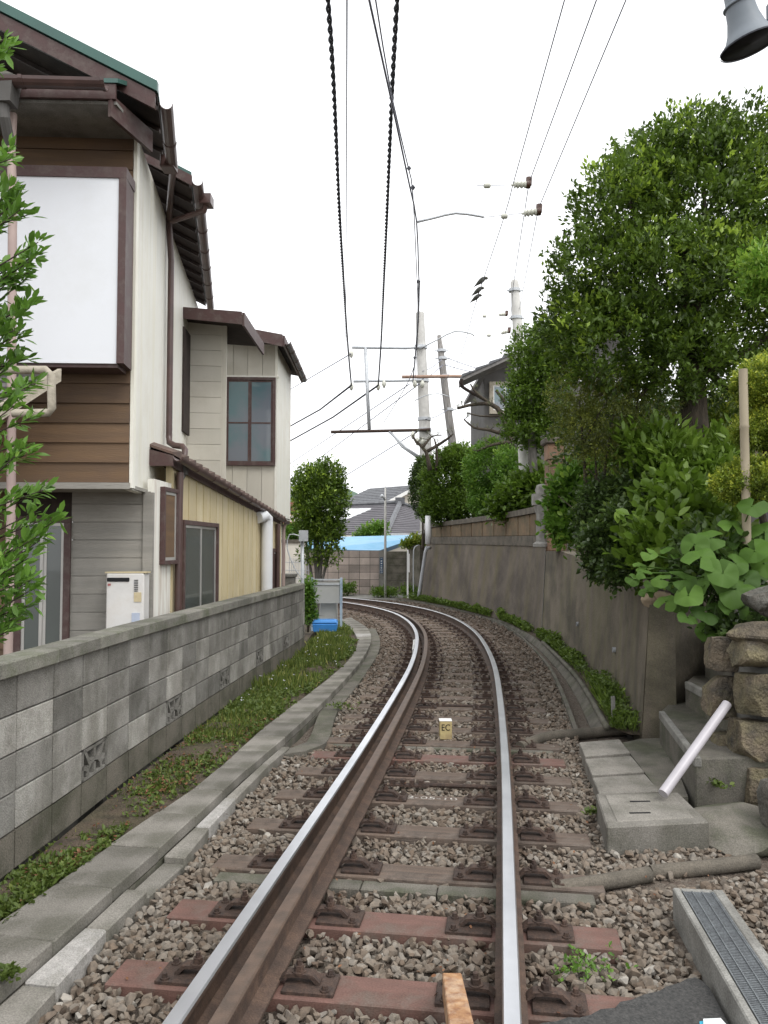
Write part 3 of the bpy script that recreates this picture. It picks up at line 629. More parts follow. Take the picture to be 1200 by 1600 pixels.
# upper side: smooth white panels with shallow seams
siding_v('upper_side_wall', A0+V(-.005,.045,0), C1, 2.26, (5.40,5.38), .45, 'white_siding')
dC = (C1-A0).normalized(); siding_v('rear_side_wall', C1+dC*.01, C1+dC*1.35, 2.3, 5.40, .45, 'white_siding')
b = MB(); b.box((A0.x+.020,A0.y+.028,3.83), (.03,.06,3.13), R(-3)); b.build('corner_trim', 'white_siding', HR)
# shutter box on the front
sb = MB(); x0, x1 = -4.6, -2.115; zb, zt = W(190,568,6.42).z, W(190,262,6.42).z
sb.wall((x0,6.30,0),(x1-.06,6.42,0), zb, zt-.09, .02); shp = sb.build('shutter_box', 'white_panel', HR)
sb = MB(); sb.wall((x0,6.285),(x1,6.41), zt-.09, zt, .27); sb.wall((x1-.06,6.405),(x1,6.41), zb, zt-.092, .27); sb.wall((x0,6.32),(x1-.06,6.44), zb-.03, zb+.0, .25, off=0)
sb.build('shutter_frame', 'brown_trim', shp)
# pent eave over the front
pe = MB(); pe.wall((-6.5,5.95),(-2.12,6.13), 5.30, 5.42, .03); pe.wall((-2.15,6.13),(-1.99,6.7),5.16,5.34,.03); pe.build('front_fascia', 'brown_trim', HR)
pe = MB(); pe.hexa([V(-6.5,5.98,5.27),V(-2.12,6.16,5.27),V(-2.06,6.72,5.27),V(-6.5,6.6,5.27),V(-6.5,5.98,5.295),V(-2.12,6.16,5.295),V(-2.06,6.72,5.295),V(-6.5,6.6,5.295)]); pe.build('front_soffit', 'concrete_light', HR)
pe = MB(); pe.hexa([V(-6.5,5.95,5.425),V(-2.10,6.12,5.425),V(-2.0,6.75,5.7),V(-6.5,6.6,5.7),V(-6.5,5.95,5.46),V(-2.10,6.12,5.46),V(-2.0,6.75,5.74),V(-6.5,6.6,5.74)]); pe.build('pent_roof', 'green_metal', HR)
def halfgutter(path, r, m='brown_gutter', parent=HR, name='gutter', rings=True):
    mb = MB(); pr = [(r*math.cos(t_), r*math.sin(t_)) for t_ in np.linspace(math.pi,2*math.pi,9)]+[((r-.006)*math.cos(t_), (r-.006)*math.sin(t_)) for t_ in np.linspace(2*math.pi,math.pi,9)]
    mb.sweep(pr, path)
    if rings:
        for q in resample(path, .62)[1:]:
            i = min(range(len(path)), key=lambda k: (Vector(path[k])-q).length); t_ = Vector(path[min(i+1,len(path)-1)])-Vector(path[max(0,i-1)]); t_.normalize()
            pr2 = [((r+.006)*math.cos(t_2), (r+.006)*math.sin(t_2)) for t_2 in np.linspace(math.pi*.98,2.02*math.pi,9)]+[((r-.002)*math.cos(t_2), (r-.002)*math.sin(t_2)) for t_2 in np.linspace(2*math.pi,math.pi,9)]
            mb.sweep(pr2, [q-t_*.014, q+t_*.014])
    return mb.build(name, m, parent)
gy = 5.93
halfgutter([V(-6.5,5.84,5.38),V(-4,5.93,5.37),V(W(162,138,5.98).x,6.0,5.36)], .062)
# gable wall behind and roof
gb = MB(); gb.add([V(-7.5,6.62,5.4),V(-2.2,6.78,5.4),V(-2.2,6.78,5.42),V(-7.5,6.62,7.8)], [(0,1,2,3)]); gb.build('gable_wall', 'beige_siding', HR)
E1 = W(258,150,6.3); E1b = W(278,246,6.5)
slope = math.tan(R(27.5))
def roof_slab(name, e0, e1, run, m_top, m_under, th=.05, under=.1, parent=HR, rafters=True):
    up = V(-run, 0, run*slope)
    lo = [e0, e1]; dz = V(0,0,th)
    mb = MB(); mb.hexa([e0, e1, e1+up, e0+up, e0+dz, e1+dz, e1+up+dz, e0+up+dz]); top = mb.build(name, m_top, parent)
    mb = MB(); dn = V(0,0,-.012); mb.hexa([e0+V(-.01,0,-.03), e1+V(-.01,0,-.03), e1+up+V(0,0,-.03), e0+up+V(0,0,-.03), e0+V(-.01,0,-.003), e1+V(-.01,0,-.003), e1+up+V(0,0,-.003), e0+up+V(0,0,-.003)])
    if rafters:
        L_ = (e1-e0).length; k = int(L_/.4)
        for i in range(k+1):
            p = e0+(e1-e0)*((i+.3)/(k+1)); mb.hexa([p+V(-.02,-.02,-.07),p+V(-.02,.02,-.07),p+up+V(0,.02,-.07),p+up+V(0,-.02,-.07),p+V(-.02,-.02,-.031),p+V(-.02,.02,-.031),p+up+V(0,.02,-.031),p+up+V(0,-.02,-.031)])
    mb.build('rafters', m_under, top); return top
e0 = V(-1.83,6.3,E1.z); e1 = V(-2.07,7.42,E1.z)
r1 = roof_slab('main_roof', e0+V(0,0,.02), e1+V(0,0,.02), 4.5, 'green_metal', 'dark_wood', th=.045)
bb = MB(); up = V(-4.5,0,4.5*slope); p = e0+V(-.02,-.028,-.12)
bb.hexa([p,p+V(0,.026,0),p+up+V(0,.026,0),p+up,p+V(0,0,.135),p+V(0,.026,.135),p+up+V(0,.026,.135),p+up+V(0,0,.135)]); bb.build('bargeboard', 'brown_trim', r1)
bb = MB(); p = e0+V(.0,-.045,.018); bb.hexa([p,p+V(0,.05,0),p+up+V(0,.05,0),p+up,p+V(0,0,.085),p+V(0,.05,.085),p+up+V(0,.05,.085),p+up+V(0,0,.085)]); bb.build('verge_flashing', 'green_metal', r1)
halfgutter(dense([e0+V(.055,.03,-.04), e1+V(.055,0,-.06)],.2), .055, name='gutter')
f0 = V(W(318,282,7.7).x-.06,7.7,W(318,282,7.7).z); f1 = V(W(334,480,11.9).x-.05,11.9,W(334,480,11.9).z)
print('eaves', e0, e1, f0, f1)
r2 = roof_slab('rear_roof', f0+V(-.06,0,.045), f1+V(-.06,0,.045), 4.5, 'green_metal', 'dark_wood', th=.04)
bb = MB(); p = f0+V(-.05,-.03,-.06); bb.hexa([p,p+V(0,.026,0),p+up+V(0,.026,0),p+up,p+V(0,0,.10),p+V(0,.026,.10),p+up+V(0,.026,.10),p+up+V(0,0,.10)]); bb.build('bargeboard', 'brown_trim', r2)
halfgutter(dense([f0, f1],.3), .055)
# downpipes of the side
dp = MB(); yw = 8.9
def sidex(y): return A0.x+(C1.x-A0.x)*(y-A0.y)/(C1.y-A0.y)
px_ = sidex(8.6)+.06
dp.tube([e1+V(.04,-.12,-.08), W(270,268,7.5), W(266,310,8.2), W(264,345,8.6), V(px_,8.6,4.9), V(px_,8.6,2.95)], .034, 10)
pj = W(291,700,8.45); dp.tube([V(px_,8.6,2.97),V(px_+.01,8.58,2.90),V(px_+.08,8.52,2.86),V(pj.x-.04,8.45,2.84),V(pj.x,8.4,2.80),V(pj.x,8.35,2.66)], .034, 10)
dp.build('downpipe', 'brown_gutter', HR, smooth=R(50))
dp = MB(); dp.build('gutter_outlet', 'brown_gutter', HR) if False else None; dp.tube([f0+V(.0,.4,-.05), f0+V(-.02,.4,-.13), W(268,346,8.4)], .03, 8); dp.box(f0+V(.0,.4,-.03),(.12,.16,.10)); dp.build('gutter_branch', 'brown_gutter', HR, smooth=R(50)); dp = MB(); dp.box(e1+V(.05,-.1,-.06),(.13,.16,.13)); dp.build('gutter_outlet', 'brown_gutter', HR, bev=.01)
# lower storey
P0 = V(-2.162,7.35,0); P1 = V(-1.736,13.5,0)
def lowx(y): return P0.x+(P1.x-P0.x)*(y-P0.y)/(P1.y-P0.y)
GL = V(-6.5,7.13,0)
siding_h('lower_front_wall', V(-2.87,7.312,0), P0, .02, 2.28, .165, 'gray_siding', flat=True)
siding_h('lower_front_left', GL, V(-3.36,7.287,0), .02, 2.28, .165, 'brown_siding', proud=.014)
b = MB(); b.box((P0.x-.01,P0.y-.005,1.14),(.09,.05,2.26)); b.build('corner_post', 'gray_siding', HR)
q = V(lowx(7.93),7.93,0)
siding_v('lower_white_wall', P0+V(.03,.02,0), q, .02, 2.40, .2, 'white_stained')
siding_v('lower_yellow_wall', q+V(.001,.004,0), P1, .02, (2.58,2.14), .26, 'yellow_siding', ribs=1)
b = MB(); b.wall(P1, P1+V(-1.5,.1,0), .02, 2.2, .05, off=0); b.build('end_wall', 'beige_siding', HR)
# glass sliding door on the lower front
def window(parent, name, a, b_, z0, z1, fw=.05, panes=2, fm='brown_trim', gm='glass_frosted', sash='alu', dep=.05, mull=(), outset=.03, pm=None):
    a = V(a[0],a[1],0); b_ = V(b_[0],b_[1],0); d_ = (b_-a).normalized(); n = V(d_.y,-d_.x,0); L_ = (b_-a).length; o_ = n*outset
    mb = MB(); mb.wall(a+o_, b_+o_, z1-fw, z1, dep); mb.wall(a+o_, b_+o_, z0, z0+fw, dep)
    mb.wall(a+o_, a+d_*fw+o_, z0+fw, z1-fw, dep); mb.wall(b_-d_*fw+o_, b_+o_, z0+fw, z1-fw, dep)
    fr = mb.build(name, fm, parent, bev=.003)
    w_ = (L_-2*fw)/panes
    for i in range(panes):
        u0 = fw+i*w_; u1 = u0+w_; oo = n*(outset-.014-.012*(i%2)); s_ = .028
        mb = MB(); A_, B_ = a+d_*u0+oo, a+d_*u1+oo
        mb.wall(A_, B_, z0+fw, z0+fw+s_, .012); mb.wall(A_, B_, z1-fw-s_, z1-fw, .012); mb.wall(A_, A_+d_*s_, z0+fw+s_, z1-fw-s_, .012); mb.wall(B_-d_*s_, B_, z0+fw+s_, z1-fw-s_, .012)
        for m_z in mull: mb.wall(A_+d_*s_, B_-d_*s_, m_z-.012, m_z+.012, .010)
        mb.build('sash', sash, fr)
        mb = MB(); mb.wall(A_+d_*.01-n*.006, B_-d_*.01-n*.006, z0+fw+.01, z1-fw-.01, .004); mb.build('pane', gm, fr)
    return fr
window(HR, 'glass_door', V(-3.36,7.287,0), V(-2.87,7.312,0), .10, 2.05, fw=.06, panes=2)
b = MB(); b.wall((-3.36,7.29),(-2.87,7.315), 2.05, 2.28, .04); b.build('door_lintel', 'dark_wood', HR)
b = MB(); b.wall((-3.36,7.29),(-2.87,7.315), .0, .10, .04); b.build('door_threshold', 'dark_wood', HR)
# windows in the long lower wall
window(HR, 'small_window', V(lowx(7.56)+.01,7.56), V(lowx(7.97)+.01,7.97), W(258,882,7.7).z, W(258,762,7.7).z, fw=.04, panes=1, outset=.055, dep=.06, gm='brown_siding')
window(HR, 'sliding_window', V(lowx(8.20),8.20), V(lowx(9.5),9.5), .75, 2.05, fw=.05, panes=2, outset=.05, dep=.07)
window(HR, 'end_window', V(lowx(12.7),12.7), V(lowx(13.1),13.1), .6, 1.75, fw=.06, panes=1, outset=.03, fm='brown_trim', gm='brown_trim')
# white vent pipe, drain pipes on the lower wall
b = MB(); vy = 11.9; vx = lowx(vy)+.10; b.tube([V(vx-.10,vy-.25,2.2),V(vx-.03,vy-.1,2.235),V(vx,vy,2.2),V(vx,vy,2.05),V(vx,vy,.5)], .085, 14); b.build('vent_pipe', 'pvc_white', HR, smooth=R(50))
b = MB(); b.tube([V(lowx(8.02)+.055,8.02,2.52),V(lowx(8.02)+.05,8.02,2.2),V(lowx(8.02)+.05,8.02,.1)], .038, 10)
for yy in (12.95,): b.tube([V(lowx(yy)+.05,yy,2.15),V(lowx(yy)+.05,yy,.1)], .035, 8)
b.build('rain_pipe', 'brown_gutter', HR, smooth=R(50))
b = MB(); b.tube([V(P1.x+.06,13.62,2.2),V(P1.x+.02,13.62,2.1),V(P1.x+.02,13.62,.1)], .03, 8); b.build('end_rain_pipe', 'pvc_pink', HR, smooth=R(50))
# lean-to roof along the lower wall
L0 = W(262,712,7.72); L1 = W(446,815,13.7)
L0 = V(-2.05,7.72,L0.z); L1 = V(L1.x,13.7,L1.z)
hp_ = MB(); cc_ = W(285,730,8.2); hp_.hexa([cc_+V(x_*s1,y_*s1,z_) for z_, s1 in ((-.08,.6),(.06,1)) for x_, y_ in ((-.07,-.07),(.07,-.07),(.07,.07),(-.07,.07))]); hp_.tube([cc_+V(0,0,-.08),cc_+V(-.01,-.1,-.16),V(lowx(8.02)+.055,8.02,2.50)], .037, 10); hp_.build('hopper', 'dark_plaster', HR)
lt = MB(); nrow = 24
for i in range(nrow):
    t0, t1 = i/nrow, (i+1)/nrow; a, c = L0+(L1-L0)*t0, L0+(L1-L0)*t1; up_ = V(-1.0,0,.34); ac = V(0,0,.055)
    dd = (c-a).normalized()
    c2 = c-dd*.0
    lt.hexa([a+V(0,0,.01),c2+V(0,0,.012),c2+up_+V(0,0,.012),a+up_+V(0,0,.01),a+V(0,0,.035),c2+V(0,0,.035)+ac,c2+up_+ac+V(0,0,.035),a+up_+V(0,0,.035)])
lroof = lt.build('lean_to_roof', 'roof_tile', HR)
b = MB(); b.wall(L0+V(-.04,0,0), L1+V(-.04,0,0), (L0.z-.09,L1.z-.09), (L0.z+.005,L1.z+.005), .02); b.hexa([L0+V(-.05,0,-.03),L1+V(-.05,0,-.03),L1+V(-.6,0,.1),L0+V(-.6,0,.1),L0+V(-.05,0,-.01),L1+V(-.05,0,-.01),L1+V(-.6,0,.12),L0+V(-.6,0,.12)]); b.build('eave_board', 'brown_trim', lroof)
halfgutter(dense([L0+V(.04,0,-.01), L1+V(.04,0,-.01)],.3), .045, parent=lroof)
b = MB(); b.hexa([L0+V(-.75,-.02,-.1),L0+V(0,-.02,-.1),L0+V(0,.02,-.1),L0+V(-.75,.02,-.1),L0+V(-.75,-.02,.2),L0+V(0,-.02,.0),L0+V(0,.02,.0),L0+V(-.75,.02,.2)]); b.build('verge_board', 'brown_trim', lroof)
# beige wing
B0 = V(C1.x-.35,10.58,0); B1 = V(W(350,600,10.68).x,10.68,0)
siding_h('wing_front_wall', B0, B1, 2.3, 4.95, .213, 'beige_siding', flat=True)
b = MB(); b.wall(B1+V(-.02,-.01,0), B1+V(.03,-.01,0), 2.3, 4.9, .05); b.wall(B1, B1+V(-.55,2.8,0), 2.3, 4.95, .04); b.build('wing_corner', 'beige_siding', HR)
b = MB(); b.wall(V(sidex(10.3)+.02,10.1),V(sidex(10.55)+.02,10.55), 3.25, 4.6, .03, off=-.03); b.build('lattice_window', 'dark_wood', HR)
D0 = V(-2.80,13.35,0); D1 = V(W(432,700,13.42).x,13.42,0); D2 = V(D1.x+.0,15.45,0)
zt2 = 5.22; zb2 = W(445,805,13.4).z
wz0, wz1 = W(390,728,13.4).z, W(390,595,13.4).z; wx0, wx1 = W(351,600,13.37).x, W(431,600,13.4).x
siding_v('bay_wall_top', D0, D1, wz1+.08, zt2, .22, 'beige_siding'); siding_v('bay_wall_bottom', D0, D1, zb2, wz0, .22, 'beige_siding')
siding_v('bay_wall_left', D0, V(wx0,13.37,0), wz0, wz1+.08, .22, 'beige_siding')
siding_v('bay_side_wall', D1, D2, zb2-.02, zt2, .5, 'white_siding')
b = MB(); b.wall(D1+V(-.03,-.012,0), D1+V(.012,-.012,0), zb2-.02, zt2, .05); b.wall((wx0-.02,13.34),(wx1+.05,13.40), wz1+.055, wz1+.085, .08); b.build('bay_trim', 'white_siding', HR)
bw = window(HR, 'bay_window', V(wx0,13.37), V(wx1,13.41), wz0, wz1+.05, fw=.05, panes=2, outset=.06, dep=.09, gm='glass_reflection_tint', sash='brown_trim', mull=((wz0+wz1)/2,))
b = MB(); b.wall((wx0+.04,13.50),(wx1-.04,13.52), wz0+.05, wz1-.05, .02); b.build('curtain', 'curtain', bw)
b = MB(); b.hexa([V(-2.8,13.4,zb2-.03),V(D1.x,13.44,zb2-.03),V(D1.x,15.45,zb2-.03),V(-2.8,15.45,zb2-.03),V(-2.8,13.4,zb2-.001),V(D1.x,13.44,zb2-.001),V(D1.x,15.45,zb2-.001),V(-2.8,15.45,zb2-.001)]); b.build('bay_soffit', 'white_siding', HR)
# wing roofs
k0 = W(286,478,10.15); k1 = W(376,492,10.15); zz = k1.z
b = MB(); b.hexa([V(-3.3,10.15,k0.z-.03),V(k1.x,10.15,zz-.02),V(k1.x+.02,11.7,zz-.02),V(-3.3,11.7,k0.z-.03),V(-3.3,10.15,k0.z+.03),V(k1.x,10.15,zz+.03),V(k1.x+.02,11.7,zz+.03),V(-3.3,11.7,k0.z+.03)])
wr = b.build('wing_roof', 'dark_wood', HR)
b = MB(); b.hexa([V(-3.3,10.12,k0.z-.10),V(k1.x+.02,10.12,zz-.13),V(k1.x+.02,10.145,zz-.13),V(-3.3,10.145,k0.z-.10),V(-3.3,10.12,k0.z+.035),V(k1.x+.02,10.12,zz+.035),V(k1.x+.02,10.145,zz+.035),V(-3.3,10.145,k0.z+.035)])
b.wall((k1.x+.02,10.15),(k1.x+.04,11.7), zz-.14, zz+.03, .03, off=-.03); b.build('fascia', 'brown_trim', wr)
m0 = W(372,513,12.9); m1 = W(440,527,12.9); zz = m1.z
b = MB(); b.hexa([V(-3.2,12.9,m0.z+.12),V(m1.x,12.9,zz-.02),V(m1.x,15.8,zz-.02),V(-3.2,15.8,m0.z+.12),V(-3.2,12.9,m0.z+.16),V(m1.x,12.9,zz+.03),V(m1.x,15.8,zz+.03),V(-3.2,15.8,m0.z+.16)])
wr = b.build('bay_roof', 'dark_wood', HR)
b = MB(); b.hexa([V(-3.2,12.87,m0.z+.03),V(m1.x+.02,12.87,zz-.16),V(m1.x+.02,12.895,zz-.16),V(-3.2,12.895,m0.z+.03),V(-3.2,12.87,m0.z+.18),V(m1.x+.02,12.87,zz+.04),V(m1.x+.02,12.895,zz+.04),V(-3.2,12.895,m0.z+.18)])
b.wall((m1.x+.02,12.9),(m1.x+.02,15.8), zz-.14, zz+.03, .03, off=-.03); b.build('fascia', 'brown_trim', wr)
halfgutter([V(m1.x+.08,12.95,zz-.05),V(m1.x+.08,14.3,zz-.06),V(m1.x+.08,15.8,zz-.08)], .06, parent=wr)
# pinkish downpipe, hopper, small porch roof and lagged pipe at the far left
b = MB(); b.tube([V(-2.95,6.18,5.2),V(-2.93,6.12,4.9),V(-2.90,6.1,4.5),V(-2.86,6.1,2.0),V(-2.86,6.1,.05)], .034, 10); b.build('left_downpipe', 'pvc_pink', HR, smooth=R(50))
hh = W(6,140,6.0); b = MB(); b.hexa([hh+V(x_*s1,y_*s1,z_) for z_, s1 in ((-.12,.8),(.08,1)) for x_, y_ in ((-.1,-.08),(.1,-.08),(.1,.08),(-.1,.08))]); b.tube([hh+V(0,0,-.1),hh+V(.01,0,-.22),V(-2.94,6.14,4.9)],.042,10); b.build('rain_head', 'dark_plaster', HR)
b = MB(); zz = 3.05
pa, pb_ = W(-60,672,5.9), W(90,580,6.3)
b.hexa([pa+V(-.9,0,-.04),pa+V(0,-.02,-.04),pb_+V(0,0,-.04),pb_+V(-1.2,0,-.04),pa+V(-.9,0,.0),pa+V(0,-.02,.0),pb_,pb_+V(-1.2,0,0)]); pr_ = b.build('porch_roof', 'kawara', HR)
b = MB(); dd = (pb_-pa)
for k in range(9):
    q_ = pa+dd*(k/9); b.tube([q_+V(-1.2,0,.02), q_+V(-.02,0,.02)], .035, 6)
b.build('porch_tiles', 'kawara', pr_)
b = MB(); n_ = V(0,0,1); b.hexa([pa+V(0,-.03,-.12),pa+V(.03,-.03,-.12),pb_+V(.03,0,-.08),pb_+V(0,0,-.08),pa+V(0,-.03,.02),pa+V(.03,-.03,.02),pb_+V(.03,0,.02),pb_+V(0,0,.02)]); b.build('porch_verge', 'wrapped_pipe', pr_)
b = MB(); yy = 5.7; b.tube([W(-20,590,yy),W(8,578,yy),W(72,578,yy),W(80,586,yy),W(81,638,yy),W(76,645,yy),W(20,646,yy)], .03, 10); b.build('lagged_pipe', 'wrapped_pipe', HR, smooth=R(50))
# water heater on the grey wall
hx0, hx1 = W(166,900,7.12).x, W(225,900,7.12).x; hz1 = W(195,896,7.12).z; hz0 = hz1-.72; hc = (hx0+hx1)/2
WH = thing('water_heater', 'white gas water heater box mounted on grey siding behind the block wall', 'water heater', (hc,7.2,hz0))
b = MB(); b.box((hc,7.205,(hz0+hz1)/2),(hx1-hx0,.17,hz1-hz0)); b.build('casing', 'heater_white', WH, bev=.01)
b = MB(); b.box((hc-.06,7.116,hz1-.055),(.20,.012,.035)); b.build('flue_slot', 'dark_slot', WH, bev=.005)
b = MB()
for k in range(7): b.box((hc+.10,7.117,hz1-.06-k*.016),(.035,.008,.006))
b.build('louvres', 'dark_slot', WH)
b = MB(); b.box((hc+.115,7.117,hz1-.21),(.065,.006,.085)); b.build('rating_label', 'sticker', WH)
b = MB(); b.box((hc+.10,7.117,hz1-.40),(.07,.006,.10)); b.build('notice_label', 'sticker_blue', WH)
b = MB(); b.box((hc-.14,7.117,hz1-.10),(.025,.006,.02)); b.build('badge', 'sticker_red', WH)
b = MB(); b.box((hc,7.2,hz1+.008),(hx1-hx0+.03,.15,.012)); b.build('top_bracket', 'sticker', WH)

# ------------------------------------------------------------------ things past the end of the wall (left)
b = MB(); b.tube([V(-1.48,14.6,0),V(-1.50,14.6,2.05)], .032, 8); po = b.build('service_pole', 'galv', smooth=True, label='thin grey steel pole standing at the far end of the block wall', cat='pole')
b = MB(); b.box((-1.47,14.55,1.98),(.16,.1,.2)); b.build('meter_box', 'galv', po)
b = MB(); b.tube(dense([V(-1.55,14.5,1.98),V(-1.72,14.5,2.0),V(-1.76,14.5,1.75),V(-1.6,14.5,1.35),V(-1.48,14.55,1.2)],.1), .012, 6); b.build('conduit', 'galv', po)
# warning board seen from behind
by = 16.4; bx0, bx1 = W(488,950,by).x, W(533,950,by).x
BD = thing('notice_board', 'back of a grey board on two light blue-grey posts on the verge', 'notice board', ((bx0+bx1)/2,by,.06))
zt_ = W(510,905,by).z
for x_, s_ in ((bx0,0),(bx1,1)):
    b = MB(); b.box((x_,by,(zt_+.05)/2+.02),(.05,.07,zt_-.03)); b.box((x_+.018,by-.04,(zt_)*.75),(.02,.03,.45)); b.build('post', 'blue_gray_steel', BD, bev=.004)
b = MB(); b.box(((bx0+bx1)/2,by,zt_-.27),(bx1-bx0-.06,.03,.45)); b.build('panel', 'board_back', BD, bev=.004)
b = MB(); b.box(((bx0+bx1)/2,by-.025,zt_-.10),(bx1-bx0-.06,.02,.03)); b.box(((bx0+bx1)/2,by-.02,zt_-.01),(bx1-bx0-.03,.04,.03)); b.build('rail_bar', 'galv', BD)
b = MB(); b.hexa([V(bx0+.1,by+.1,.1),V(bx1-.08,by+.1,.1),V(bx1-.08,by+.5,.1),V(bx0+.1,by+.5,.1),V(bx0+.16,by+.12,.78),V(bx1-.1,by+.12,.78),V(bx1-.1,by+.4,.78),V(bx0+.16,by+.4,.78)])
b.build('relay_box', 'board_back', bev=.02, label='dull grey equipment box standing behind the notice board', cat='box')
b = MB(); c_ = V((bx0+bx1)/2+.01,by-.5,.10)
prf = [(0,0),(.17,0),(.19,.04),(.185,.17),(.165,.22),(.14,.235),(0,.235)]
b.hexa([c_+V(x_*.5*s1,y_*.5*s1,z_) for z_, s1 in ((0,.9),(.17,1)) for x_, y_ in ((-.5,-.36),(.5,-.36),(.5,.36),(-.5,.36))])
b.hexa([c_+V(x_*.5*s1,y_*.5*s1,z_) for z_, s1 in ((.172,1.04),(.24,.86)) for x_, y_ in ((-.5,-.36),(.5,-.36),(.5,.36),(-.5,.36))])
b.build('plastic_crate', 'blue_plastic', bev=.02, label='bright blue plastic tub with lid below the grey notice board', cat='tub')
b = MB(); zt_=1.22; b.box((-1.80,14.8,.62),(.3,.3,1.2)); b.box((-1.80,14.8,1.25),(.36,.36,.06)); b.build('gate_pillar', 'block', bev=.01, label='low grey block gate pillar behind the end of the block wall', cat='pillar')

# ------------------------------------------------------------------ right side: drain, retaining wall, terrace
dl = dense([G(*p,.02) for p in ((903,1142),(880,1082),(858,1040),(825,1004),(800,984),(760,965),(700,949),(650,940),(600,934))],.3)
dr = dense([G(*p,.03) for p in ((946,1138),(915,1080),(888,1045),(846,1005),(815,986),(772,967),(708,951),(658,941),(604,934.5))],.3)
b = MB()
nn = 80
for i in range(nn):
    a0_, a1_ = atfrac(dl,i/nn), atfrac(dl,(i+1)/nn); c0_, c1_ = atfrac(dr,i/nn), atfrac(dr,(i+1)/nn)
    def lerp(a,b_,t): return a+(b_-a)*t
    def qd(t0,t1,z0a,z1a,zb=-.3):
        q = [lerp(a0_,c0_,t0), lerp(a0_,c0_,t1), lerp(a1_,c1_,t1), lerp(a1_,c1_,t0)]; zs = [z0a,z1a,z1a,z0a]
        b.hexa([V(p.x,p.y,zb) for p in q]+[V(p.x,p.y,z) for p,z in zip(q,zs)], 0, .5)
    qd(-.14,.02,.03,.03); qd(.60,.98,-.05,.05)
b.build('drain', 'concrete', kind='structure')
b = MB()
for i in range(nn):
    a0_, a1_ = atfrac(dl,i/nn), atfrac(dl,(i+1)/nn); c0_, c1_ = atfrac(dr,i/nn), atfrac(dr,(i+1)/nn); qd(.02,.60,-.20,-.20)
b.build('drain_bed', 'drain_dirt', kind='structure')
# retaining wall
base2 = [(1000,1148),(975,1105),(950,1073),(915,1042),(880,1017),(846,996)]
base1 = [(846,996),(828,986),(790,971),(750,959),(705,947),(657,936)]
rb2 = [G(*p,.06) for p in base2]; rb1 = [G(*p,.06) for p in base1]
print('wall base', [tuple(round(c,2) for c in p) for p in rb2+rb1])
rb2 = dense(rb2,.3); rb1 = dense(rb1,.4)
def wall_loft(base, zt0, zt1, batter, name, m, **kw):
    vs = []; fs = []; n = len(base); K_ = 9
    for i, p in enumerate(base):
        t = base[min(i+1,n-1)]-base[max(i-1,0)]; t.z = 0; t.normalize(); nb = V(t.y,-t.x,0)    # away from the track (path runs away from camera, wall on its right)
        zt_ = zt0+(zt1-zt0)*i/(n-1)
        for j in range(K_):
            u = j/(K_-1); z = -.1+(zt_+.1)*u; q = p+nb*(batter*u); q = V(q.x,q.y,z); q += nb*(mnoise.noise(V(q.x*1.5,q.y*1.5,z*.6))*.012)
            vs.append(q)
        q = p+nb*(batter+.22); vs.append(V(q.x,q.y,zt_)); vs.append(V(q.x,q.y,-.1))
    K2 = K_+2
    for i in range(n-1):
        for j in range(K2-1): fs.append((i*K2+j,(i+1)*K2+j,(i+1)*K2+j+1,i*K2+j+1))
    fs.append(tuple(range(K2))[::-1]); fs.append(tuple((n-1)*K2+j for j in range(K2)))
    b = MB(); b.add(vs, fs, 0, .5); return b.build(name, m, smooth=R(30), **kw)
ZR0, ZR1 = 1.24, 1.80
rw2 = wall_loft(rb2, ZR0, 1.80, .10, 'retaining_wall', 'retaining_near', label='streaked grey concrete retaining wall, nearer section sloping down towards the steps', cat='retaining wall')
rw1 = wall_loft(rb1, 1.80, 1.92, .22, 'retaining_wall', 'retaining', label='dark stained concrete retaining wall, farther section below the stone parapet', cat='retaining wall')
b = MB()
for p0_, top_ in ((rb2[-1],1.80),(rb2[len(rb2)//2],1.5)):
    b.wall(p0_+V(-.012,-.02,0), p0_+V(-.010,.02,0), .02, top_, .012)
seam_src = rb2[-1]
b = MB(); k_=10; b.tube([seam_src+V(.10*j/k_-.006+mnoise.noise(V(j*.9,0,0))*.015,-.03,.02+1.75*j/k_) for j in range(k_+1)],.009,5); b.build('seam', 'concrete_light', rw2)
for fr_,zz_ in ((.28,.55),(.62,.6)):
    q_ = atfrac(rb2,fr_); i_ = min(range(len(rb2)), key=lambda k: (rb2[k]-q_).length); t_ = (rb2[min(i_+1,len(rb2)-1)]-rb2[max(0,i_-1)]).normalized(); nb_ = V(t_.y,-t_.x,0); c_ = q_+nb_*(.10*zz_/1.5); c_.z = zz_
    b = MB(); b.tube([c_-nb_*.03,c_+nb_*.05],.032,12,cap=False); b.build('weep_pipe','pvc_gray',rw2,smooth=True); b = MB(); b.tube([c_-nb_*.02,c_+nb_*.02],.029,12); b.build('weep_hole','dark_slot',rw2)
# end face of the near section (turns to the steps)
c0 = rb2[0]; cT = V(c0.x+.10,c0.y,0)
b = MB(); e_ = V(3.35,8.15,0)
b.hexa([V(c0.x-.005,c0.y-.01,-.1),V(e_.x,e_.y,-.1),V(e_.x-.15,e_.y+.25,-.1),V(c0.x+.1,c0.y+.35,-.1),V(cT.x,cT.y,ZR0-.003),V(e_.x+.05,e_.y,ZR0-.003),V(e_.x-.15,e_.y+.25,ZR0-.003),V(cT.x+.12,cT.y+.35,ZR0-.003)])
b.build('end_face', 'retaining_near', rw2)
